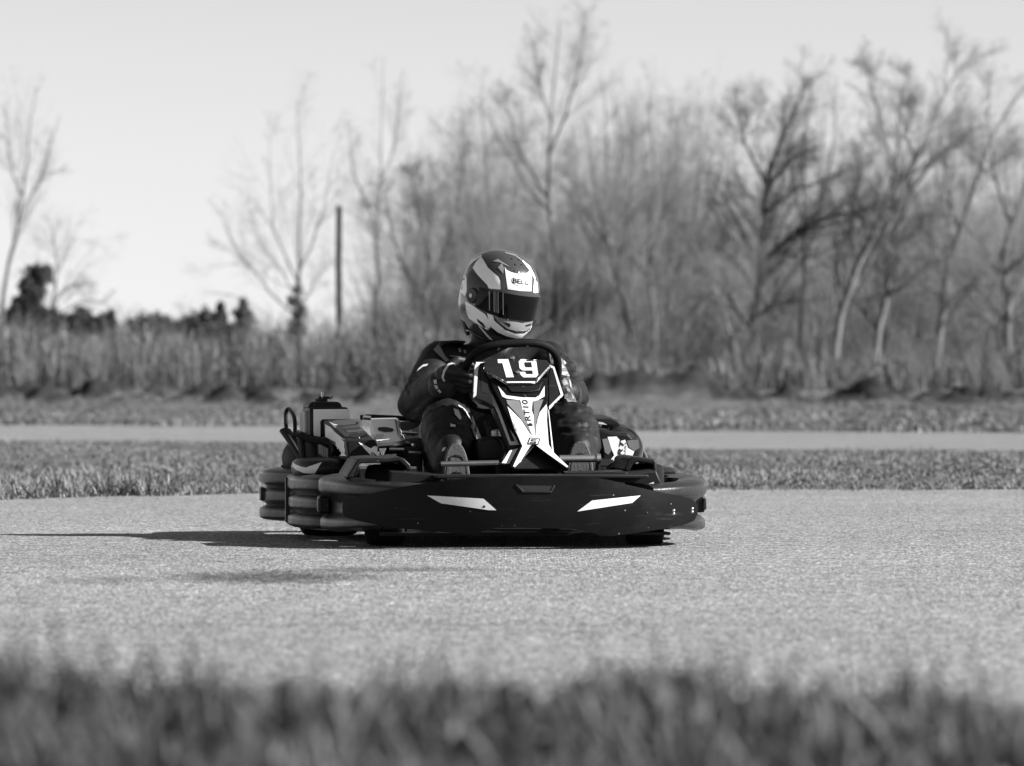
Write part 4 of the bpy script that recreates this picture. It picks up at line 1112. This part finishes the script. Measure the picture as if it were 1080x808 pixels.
mb = MB(); mb.tube(smooth_path([K(644,456,.7), K(652,454,.7), K(662,458,.7), K(667,463,.7)], 12), .012, 10); mb.build('pod_hose', M_black, kart)
mb = MB(); mb.tube(smooth_path([K(676,472,.8), K(681,482,.75), K(684,492,.66)], 10), .006, 8); mb.build('pod_stay', M_alu, kart)
mb = MB(); mb.hexa(hexpx([(624,492,.5),(650,492,.5),(650,490,.9),(624,490,.9),(624,452,.6),(640,452,.6),(640,450,.9),(624,450,.9)])); mb.build('pod_bracket', M_dark, kart, bevel=.006)
mb = MB(); mb.tube([K(640,494,.3), K(655,484,.3), K(664,483,.25)], .010, 8, flat=.6); mb.build('tie_rod', M_dark, kart)
# ================================================================ driver
pb_l = Vector((.03, .80, .10))
pw = Vector((KO.x+pb_l.x*CY-pb_l.y*SY, KO.y+pb_l.x*SY+pb_l.y*CY, KO.z+pb_l.z))
person = empty('person', pw, YAW, off=pb_l)
tag(person, 'person in dark racing suit and full-face helmet at the wheel of the go-kart', 'person')
M_suit = mat('dark racing suit cloth', .009, .55, var=.35, vscale=14, bump=.25, bscale=160, spec=.22)
M_glove = mat('black glove leather', .022, .5, spec=.25, var=.3, vscale=40, bump=.2, bscale=200)
M_sole = mat('shoe sole rubber', .035, .7, var=.3, vscale=40, bump=.5, bscale=150)
M_shell = mat('grey helmet shell', .040, .2, coat=.4, var=.06)
M_visor = mat('dark smoked visor', .003, .08, spec=.14)
M_hblack = mat('black helmet paint', .008, .25, spec=.4)
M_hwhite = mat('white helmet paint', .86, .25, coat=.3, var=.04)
M_hbrow = mat('white brow panel', .60, .3, coat=.2, var=.05)
M_hgrey = mat('silver grey helmet paint', .20, .25, coat=.5)

SHL, SHR = K(464, 381, .88), K(577, 381, .88)
ELL, ELR = K(441, 424, .70), K(598, 418, .68)
WRL, WRR = K(467, 404, .50), K(598, 414, .52)
HIPL, HIPR = Vector((-.085, .78, .155)), Vector((.145, .78, .155))
KNL, KNR = K(472, 449, .42), K(601, 449, .42)
ANL, ANR = K(476, 490, .17), K(610, 489, .17)
NECK = Vector((.022, .905, .580)); CH = Vector((.025, .90, .43)); PEL = Vector((.03, .80, .18))
mb = MB()
mb.ellipsoid(PEL, (.185, .14, .12)); mb.ellipsoid((CH+PEL)/2, (.165, .125, .18))
mb.ellipsoid(CH, (.175, .12, .155)); mb.ellipsoid(Vector((.022, .91, .51)), (.135, .095, .085))
mb.capsule(SHL+Vector((.03, 0, -.01)), SHR+Vector((-.03, 0, -.01)), .064, .064)
mb.capsule(NECK+Vector((0, .0, -.05)), Vector((.024, .86, .70)), .072, .062)
for sh, el, wr in ((SHL, ELL, WRL), (SHR, ELR, WRR)):
    mb.capsule(sh, el, .066, .064); mb.capsule(el, wr, .062, .042)
for hp, kn, an in ((HIPL, KNL, ANL), (HIPR, KNR, ANR)):
    mb.capsule(hp, kn, .115, .083); mb.capsule(kn, kn+(an-kn)*.45, .083, .080); mb.capsule(kn+(an-kn)*.45, an, .080, .060)
# feet inside the body mesh, upright with the soles to the front
for an in (ANL, ANR):
    mb.capsule(an+Vector((0, -.02, -.02)), an+Vector((0, -.01, .05)), .045, .042)
folds = []
def wrinkle(me):
    n = len(me.vertices); 
    me.calc_loop_triangles()
    nor = [v.normal.copy() for v in me.vertices]
    for v, no in zip(me.vertices, nor):
        p = v.co+pb_l
        w1 = noise.fractal(Vector((p.x*16, p.y*16, p.z*22)), 1.0, 2.0, 3)
        rg_ = 1-abs(noise.noise(Vector((p.x*13+5, p.y*11, p.z*26+w1*1.2))))*2
        q = max(0, rg_)**2
        near = 0
        for j, r_ in ((ELL, .13), (ELR, .15), (KNL, .14), (KNR, .17), (PEL, .2), ((KNR+ANR)/2, .16), ((KNL+ANL)/2, .13), ((ELR+SHR)/2, .12)):
            near = max(near, 1-(p-j).length/r_)
        v.co += no*(.002*w1+(.013 if p.x > .05 else .008)*(q-.3)*max(.15, min(1, near*1.6)))
# build with the offset of the person root
body = mb.build('body', M_suit, person, remesh=.0085, sm_it=5, smooth=180, post=wrinkle)
body['label'] = 'dark racing suit with pale piping and small badges'
bb = BVHTree.FromPolygons([tuple(v.co+pb_l) for v in body.data.vertices], [tuple(p.vertices) for p in body.data.polygons])
c6 = lambda *p: [(410+u/4.696, 340+v/4.696) for u, v in p]
# pale marks on the suit
decal('suit_piping', [c6((345,412),(372,432),(395,462),(412,500),(408,502),(390,468),(366,438),(342,418))], bb, M_white2, person, off=.004)
decal('suit_piping', [c6((408,505),(440,580),(430,590),(402,520))], bb, M_grey, person, off=.004)
decal('suit_badge', [c6((320,430),(344,440),(358,478),(350,488),(326,462))], bb, M_white2, person, off=.004)
decal('suit_badge', [c6((304,505),(330,512),(328,524),(306,522))], bb, M_white2, person, off=.004)
decal('suit_badge', [c6((150,232),(172,214),(196,210),(190,220),(168,226),(140,248))], bb, M_white2, person, off=.004)
decal('suit_badge', [c6((272,622),(286,618),(280,634),(266,640))], bb, M_white2, person, off=.004)
decal('shoulder_panel', [c6((222,140),(246,112),(256,128),(278,172),(296,190),(278,200),(250,170),(232,152))], bb, M_grey, person, off=.004)
# raised collar and shoulder flaps
mb = MB(); rings = []
for k in range(28):
    a = R(-20+220*k/27); 
    ring = []
    for z, r in ((.635, .088), (.668, .098), (.678, .101), (.678, .091), (.64, .080)):
        ring.append(Vector((.024+r*math.cos(a), .87+r*.9*math.sin(a), z+.010*math.sin(a*3))))
    rings.append(ring)
mb.rings(rings); mb.build('collar', M_suit, person, smooth=60)
for pl, y in ((c6((252,98),(262,92),(330,88),(384,92),(380,104),(330,100),(276,108),(262,128),(256,120)), .82), (c6((690,88),(740,88),(764,104),(768,126),(756,120),(740,104),(692,100)), .84)):
    fr = [K(px, py, y) for px, py in pl]
    MB().prism(fr, [p+Vector((0, .13, -.01)) for p in fr]).build('shoulder_flap', M_suit, person, bevel=.004)
decal('suit_badge', [c6((344,134),(356,132),(360,150),(348,152)), c6((368,140),(382,142),(384,156),(372,156)), c6((300,166),(384,176),(384,181),(300,171))], bb, M_grey, person, off=.004)
# one sleeve: grey area with small pale marks laid over it
decal('sleeve_pale_area', [c6((788,128),(830,150),(862,190),(882,240),(900,290),(916,350),(930,400),(884,396),(862,330),(840,280),(812,240),(800,180))], bb, M_grey, person, off=.003)
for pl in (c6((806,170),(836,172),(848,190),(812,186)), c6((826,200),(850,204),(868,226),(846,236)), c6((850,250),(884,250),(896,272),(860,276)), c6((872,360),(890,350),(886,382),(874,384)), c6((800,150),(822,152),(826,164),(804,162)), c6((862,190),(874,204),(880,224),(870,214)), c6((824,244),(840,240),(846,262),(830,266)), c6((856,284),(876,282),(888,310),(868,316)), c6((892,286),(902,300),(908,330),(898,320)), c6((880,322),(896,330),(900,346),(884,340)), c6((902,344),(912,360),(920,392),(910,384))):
    decal('sleeve_mark', [pl], bb, M_white2, person, off=.004)

# ---- hands: palm, four fingers closed round the rim, thumb
def hand(name, a_, side, wrist):
    c = rim(a_); tdir = (wu*math.cos(a_)-wx*math.sin(a_)).normalized()
    if tdir.z < 0: tdir = -tdir
    outv = Vector((side, 0, 0)); fwd = Vector((0, -1, 0))
    outv = (outv-tdir*outv.dot(tdir)).normalized(); fwd = (fwd-tdir*fwd.dot(tdir)-outv*fwd.dot(outv)).normalized()
    P = lambda o, f, t: c+outv*o+fwd*f+tdir*t
    b = MB()
    # palm and back of the hand
    for t, k in ((.030, 1), (.010, 1.04), (-.010, 1.02), (-.029, .95)):
        b.capsule(P(.066, .004, t*.9-.006), P(.030, .020, t), .0175*k, .0155*k, 12)
    b.capsule(wrist+(P(.07, .0, -.004)-wrist)*.25, P(.066, .002, -.003), .034, .030, 14)
    for i, (t, l) in enumerate(((.033, .95), (.011, 1.06), (-.011, 1.0), (-.032, .82))):
        p0 = P(.030, .020, t); p1 = P(-.002, .033+.004*(i == 1), t*.98); p2 = P(-.028*l, .021, t*.95); p3 = P(-.026*l, -.003, t*.92)
        b.capsule(p0, p1, .0118, .0108, 12); b.capsule(p1, p2, .0106, .0096, 12); b.capsule(p2, p3, .0095, .0082, 12)
    # thumb leaves the side of the palm and closes over the driver side of the rim
    t0 = P(.055, -.004, .026); t1 = P(.030, -.024, .042); t2 = P(.000, -.028, .034); 
    b.capsule(t0, t1, .0150, .0125, 12); b.capsule(t1, t2, .0120, .0105, 12); b.capsule(t2, P(-.020, -.020, .024), .0104, .0085, 12)
    g = b.build(name, M_glove, person, remesh=.0032, sm_it=3, smooth=180)
    gb = BVHTree.FromPolygons([tuple(v.co+pb_l) for v in g.data.vertices], [tuple(p.vertices) for p in g.data.polygons])
    cuff = MB(); d = (wrist-P(.07, 0, 0)).normalized(); q = P(.070, 0, -.004)
    cuff.tube([q+d*.004, q+d*.012, q+d*.045, q+d*.055], [.034, .042, .046, .043], 22); cb = cuff.bvh()
    co_ = cuff.build('cuff', M_glove, g, smooth=60)
    return g, gb, co_, cb
gl, glb, cufl, cub = hand('glove', R(172), -1, WRL)
decal('glove_trim', [c6((270,292),(262,270),(272,236),(296,206),(312,200),(340,206),(346,216),(316,210),(300,216),(280,244),(272,272),(280,290))], glb, M_white2, gl, off=.002)
decal('cuff_print', [c6((222,288),(236,286),(240,304),(228,306)), c6((226,312),(240,310),(248,326),(236,330)), c6((240,336),(252,330),(262,344),(254,350))], cub, M_white2, gl, off=.0025)
hand('glove', R(-30), 1, WRR)
# ---- shoes: soles facing forward over the foot bars
for an, (cx_, top, hw) in ((ANL, (482.5, 467.5, 14.5)), (ANR, (613.5, 465.5, 14.5))):
    e = empty('shoe', (0, 0, 0)); e.parent = person; OFF[e.name] = pb_l
    a = K(cx_, top, -.035); zt = a.z; wd = hw/FPX*16.85; z0 = .055
    out = []
    for k in range(40):
        t = 2*math.pi*k/40
        cz = (zt+z0)/2; hz = (zt-z0)/2
        s_ = math.sin(t); wmul = 1.0 if s_ > 0 else .86
        out.append((a.x+wd*wmul*math.copysign(abs(math.cos(t))**.8, math.cos(t))*(1-.10*max(0, -s_)), cz+hz*s_))
    tilt = lambda z: -.045+.05*(z-z0)/(zt-z0)
    fr = [Vector((x, tilt(z), z)) for x, z in out]; bk = [Vector((x, tilt(z)+.014, z)) for x, z in out]
    sb_ = MB().prism(fr, bk); sbv = sb_.bvh(); so_ = sb_.build('sole', M_sole, e, bevel=.003)
    up = MB(); rr_ = []
    for k_, (sc, dy) in enumerate(((.97, .014), (.95, .035), (.85, .060), (.62, .082), (.35, .095))):
        rr_.append([Vector((a.x+(x-a.x)*sc, tilt(z)+dy, zt-.03+(z-zt+.03)*sc-(.02 if k_ > 2 else 0))) for x, z in out])
    up.rings(rr_); up.build('upper', M_glove, e, smooth=60)
    ringp = [Vector((a.x+(x-a.x)*.78, tilt(z)-.0006, (zt+z0)/2+(z-(zt+z0)/2)*.86)) for x, z in out]
    MB().tube(ringp, .0022, 6, closed=True).build('sole_ridge', M_rub, e)
    for zz in (.35, .6, .8):
        z = z0+(zt-z0)*zz
        rp = [Vector((a.x+.020*math.cos(t), tilt(z)-.0004, z+.014*math.sin(t))) for t in np.linspace(0, 2*math.pi, 17)[:-1]]
        MB().tube(rp, .0016, 6, closed=True).build('sole_ridge', M_rub, e)

# ---- helmet
HC = K(526.0, 312, .84)
az, pit, rol = R(25), R(-15), R(6)
hf0 = Vector((math.sin(az), -math.cos(az), 0)); hs0 = Vector((math.cos(az), math.sin(az), 0)); hu0 = Vector((0, 0, 1))
hf = (hf0*math.cos(pit)+hu0*math.sin(pit)); hu = (hu0*math.cos(pit)-hf0*math.sin(pit)); hs = hs0
hs, hu = hs*math.cos(rol)-hu*math.sin(rol), hu*math.cos(rol)+hs*math.sin(rol)
def HS(th, ph, off=0.):
    """point of the helmet shell: azimuth th from the face, elevation ph"""
    f = math.cos(ph)*math.cos(th); s_ = math.cos(ph)*math.sin(th); u = math.sin(ph)
    af = .132 if f > 0 else .128; a_s = .110; au = .142 if u > 0 else .150
    p = 2.35
    r = (abs(f/af)**p+abs(s_/a_s)**p+abs(u/au)**p)**(-1/p)
    chin = math.exp(-((math.degrees(ph)+34)/17)**2)*max(0, math.cos(th))**1.5
    r *= 1+.085*chin
    # brow and crown mouldings
    r *= 1+.012*math.exp(-((math.degrees(ph)-24)/7)**2)*max(0, math.cos(th))
    # spoiler at the back of the crown
    r *= 1+.05*math.exp(-((math.degrees(ph)-38)/14)**2)*max(0, -math.cos(th))**2
    r += off
    return HC+hf*f*r+hs*s_*r+hu*u*r
nth, nph = 72, 44
b = MB(); rings = []
for i in range(nph+1):
    ph = R(89.5)-(R(89.5)+R(57))*i/nph
    rings.append([HS(2*math.pi*j/nth, ph-(.10*max(0, -math.cos(2*math.pi*j/nth))*max(0, i/nph-.7)/.3)) for j in range(nth)])
lastr = rings[-1]; ctr = sum((p for p in lastr), Vector())/nth
rings.append([p+(ctr-p)*.06-hu*.006 for p in lastr]); rings.append([p+(ctr-p)*.16+hu*.004 for p in lastr]); rings.append([p+(ctr-p)*.3+hu*.03 for p in lastr])
b.rings(rings)
hb = b.bvh()
helmet = b.build('helmet', M_shell, person, smooth=70)
helmet['label'] = 'glossy white, grey and black full-face helmet with a smoked visor'
trim = MB(); trim.tube([p-hu*.003 for p in lastr], .006, 8, closed=True); trim.build('rubber_trim', M_hblack, helmet)
# visor
vb = MB(); n1_, n2_ = 44, 12; fr = []; bk = []
def vis(th, t, off):
    top = R(12.5+1.5*math.cos(th)); bot = R(-17.5+2.0*abs(math.sin(th))**2)
    ph = bot+(top-bot)*t
    return HS(th, ph, off)
grid = [[vis(R(-66+132*i/n1_), j/n2_, .0055) for j in range(n2_+1)] for i in range(n1_+1)]
grid2 = [[vis(R(-66+132*i/n1_), j/n2_, .0005) for j in range(n2_+1)] for i in range(n1_+1)]
V1 = [p for r_ in grid for p in r_]; V2 = [p for r_ in grid2 for p in r_]; m_ = n2_+1
fs = []
for i in range(n1_):
    for j in range(n2_):
        a = i*m_+j; fs.append((a, a+1, a+m_+1, a+m_)); k = len(V1)+a; fs.append((k, k+m_, k+m_+1, k+1))
o_ = len(V1)
for i in range(n1_):
    for j in (0, n2_):
        a = i*m_+j; fs.append((a, a+m_, o_+a+m_, o_+a))
for j in range(n2_):
    for i in (0, n1_):
        a = i*m_+j; fs.append((a, a+1, o_+a+1, o_+a))
vb.add(V1+V2, fs); vv = vb.bvh(); visor = vb.build('visor', M_visor, helmet, smooth=40)
for th in (-78, 78):
    q = HS(R(th), R(-3), .003); n_ = (q-HC).normalized()
    MB().rev([(0, -.004), (.022, -.003), (.025, .0), (.022, .004), (.012, .005), (0, .005)], q, n_, 24).build('visor_pivot', M_hblack, helmet, smooth=40)
    MB().rev([(0, .005), (.006, .005), (.007, .007), (0, .008)], q, n_, 14).build('pivot_screw', M_alu, helmet)
    MB().box(q+hu*.018+hf*.004, (.006, .006, .006)).build('pivot_tab', M_alu, helmet, bevel=.002)
tabp = HS(R(62), R(-4), .008); MB().ellipsoid(tabp, (.006, .006, .006)).build('visor_tab', M_hblack, helmet)
# paint scheme
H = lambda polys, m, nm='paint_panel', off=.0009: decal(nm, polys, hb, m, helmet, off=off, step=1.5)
H([c5((252,330),(262,258),(290,232),(415,352),(422,420),(420,560),(300,500),(245,455))], M_hblack)
H([c5((365,120),(385,150),(420,210),(470,255),(505,285),(520,320),(522,388),(428,378),(415,350),(340,272),(297,212),(320,170))], M_hwhite)
H([c5((556,205),(572,228),(604,246),(650,260),(694,264),(734,256),(768,226),(776,300),(772,402),(690,400),(580,385),(568,300))], M_hbrow)
H([c5((795,300),(818,330),(826,412),(800,416),(786,410),(790,360))], M_hwhite)
H([c5((440,150),(500,210),(545,260),(550,215),(535,175),(500,210)), c5((460,160),(500,140),(545,170),(600,205),(560,190),(520,170))], M_hgrey, off=.0012)
H([c5((192,300),(212,270),(236,262),(248,292),(250,400),(236,442),(196,402))], M_hwhite)
H([c5((216,290),(232,284),(236,306),(218,318)), c5((204,360),(216,358),(216,390),(204,388))], M_hgrey, 'emblem', .0014)
H([c5((236,482),(300,520),(400,590),(438,650),(442,690),(424,716),(400,706),(330,664),(268,622),(246,566))], M_hwhite)
H([c5((246,540),(262,575),(275,588),(252,560)), c5((332,622),(384,660),(402,694),(394,700),(340,650)), c5((410,690),(436,712),(470,760),(440,730))], M_hblack, 'paint_rimlight_stripe', .0014)
H([c5((340,676),(358,688),(470,806),(446,806),(400,752))], M_hwhite, 'paint_rimlight_stripe')
H([c5((414,580),(462,598),(470,640),(560,716),(640,746),(712,744),(760,716),(796,640),(802,668),(786,726),(740,772),(660,786),(580,768),(500,734),(446,690),(428,640))], M_hwhite)
H([c5((472,602),(590,640),(700,660),(780,640),(770,690),(735,722),(650,726),(580,706),(500,648))], M_hgrey)
H([c5((534,646),(600,664),(600,690),(588,688)), c5((722,676),(770,660),(764,678),(726,690))], M_hblack, 'chin_vent', .0016)
H([c5((440,690),(500,738),(580,772),(660,790),(735,776),(728,790),(650,802),(560,790),(480,752))], M_hblack, 'paint_rimlight_stripe', .0012)
H([c5((188,320),(200,270),(240,200),(300,145),(362,108),(372,116),(310,158),(252,212),(212,262),(200,300))], M_hwhite, 'paint_rimlight_stripe')  # this and next two: crown edging with rim light put into its colour
H([c5((700,148),(760,200),(800,280),(806,300),(794,300),(760,236),(700,160))], M_hwhite, 'paint_rimlight_stripe')
H([c5((560,84),(640,104),(700,148),(700,160),(640,116),(560,94))], M_hgrey, 'paint_rimlight_stripe')
for u0, wd_ in ((428, 9), (466, 8), (482, 6), (498, 8), (540, 5)):
    decal('visor_strip', [c5((u0, 384+(u0-428)*.1), (u0+wd_, 385+(u0-428)*.1), (u0+wd_+2, 560+(u0-428)*.3), (u0+2, 558+(u0-428)*.3))], vv, M_hgrey, visor, off=.0012, step=2)  # narrow pale upright strips on the visor
# maker's oval and lettering on the brow
ov = [(460+(683+76*math.cos(t))/7.693, 255+(322+40*math.sin(t)+8*math.cos(t))/7.693) for t in np.linspace(0, 2*math.pi, 29)[:-1]]
ov2 = [(460+(683+70*math.cos(t))/7.693, 255+(322+35*math.sin(t)+8*math.cos(t))/7.693) for t in np.linspace(0, 2*math.pi, 29)[:-1]]
decal('emblem', [ov], hb, M_hgrey, helmet, off=.0014, step=3); decal('emblem', [ov2], hb, M_hbrow, helmet, off=.0018, step=3)
tv, tf = text_tris('BELL', .026)
def pt5(u, v): return (460+u/7.693, 255+v/7.693)
decal('lettering', [place_text(pt5(620,336), pt5(746,352), pt5(622,297))], hb, M_hblack, helmet, off=.0030, step=2.5, tris=tf)
for u, v in ((612,140),(670,150),(640,186),(692,188),(634,240),(668,244)):
    p = K(*pt5(u, v), .9); d = (p-camL).normalized(); h_, n_, _, _ = hb.ray_cast(camL+d*10, d)
    if h_ is not None: MB().rev([(0, -.001), (.0035, -.0005), (.0042, .001), (.002, .002), (0, .002)], h_, n_, 10).build('vent_hole', M_hblack, helmet)
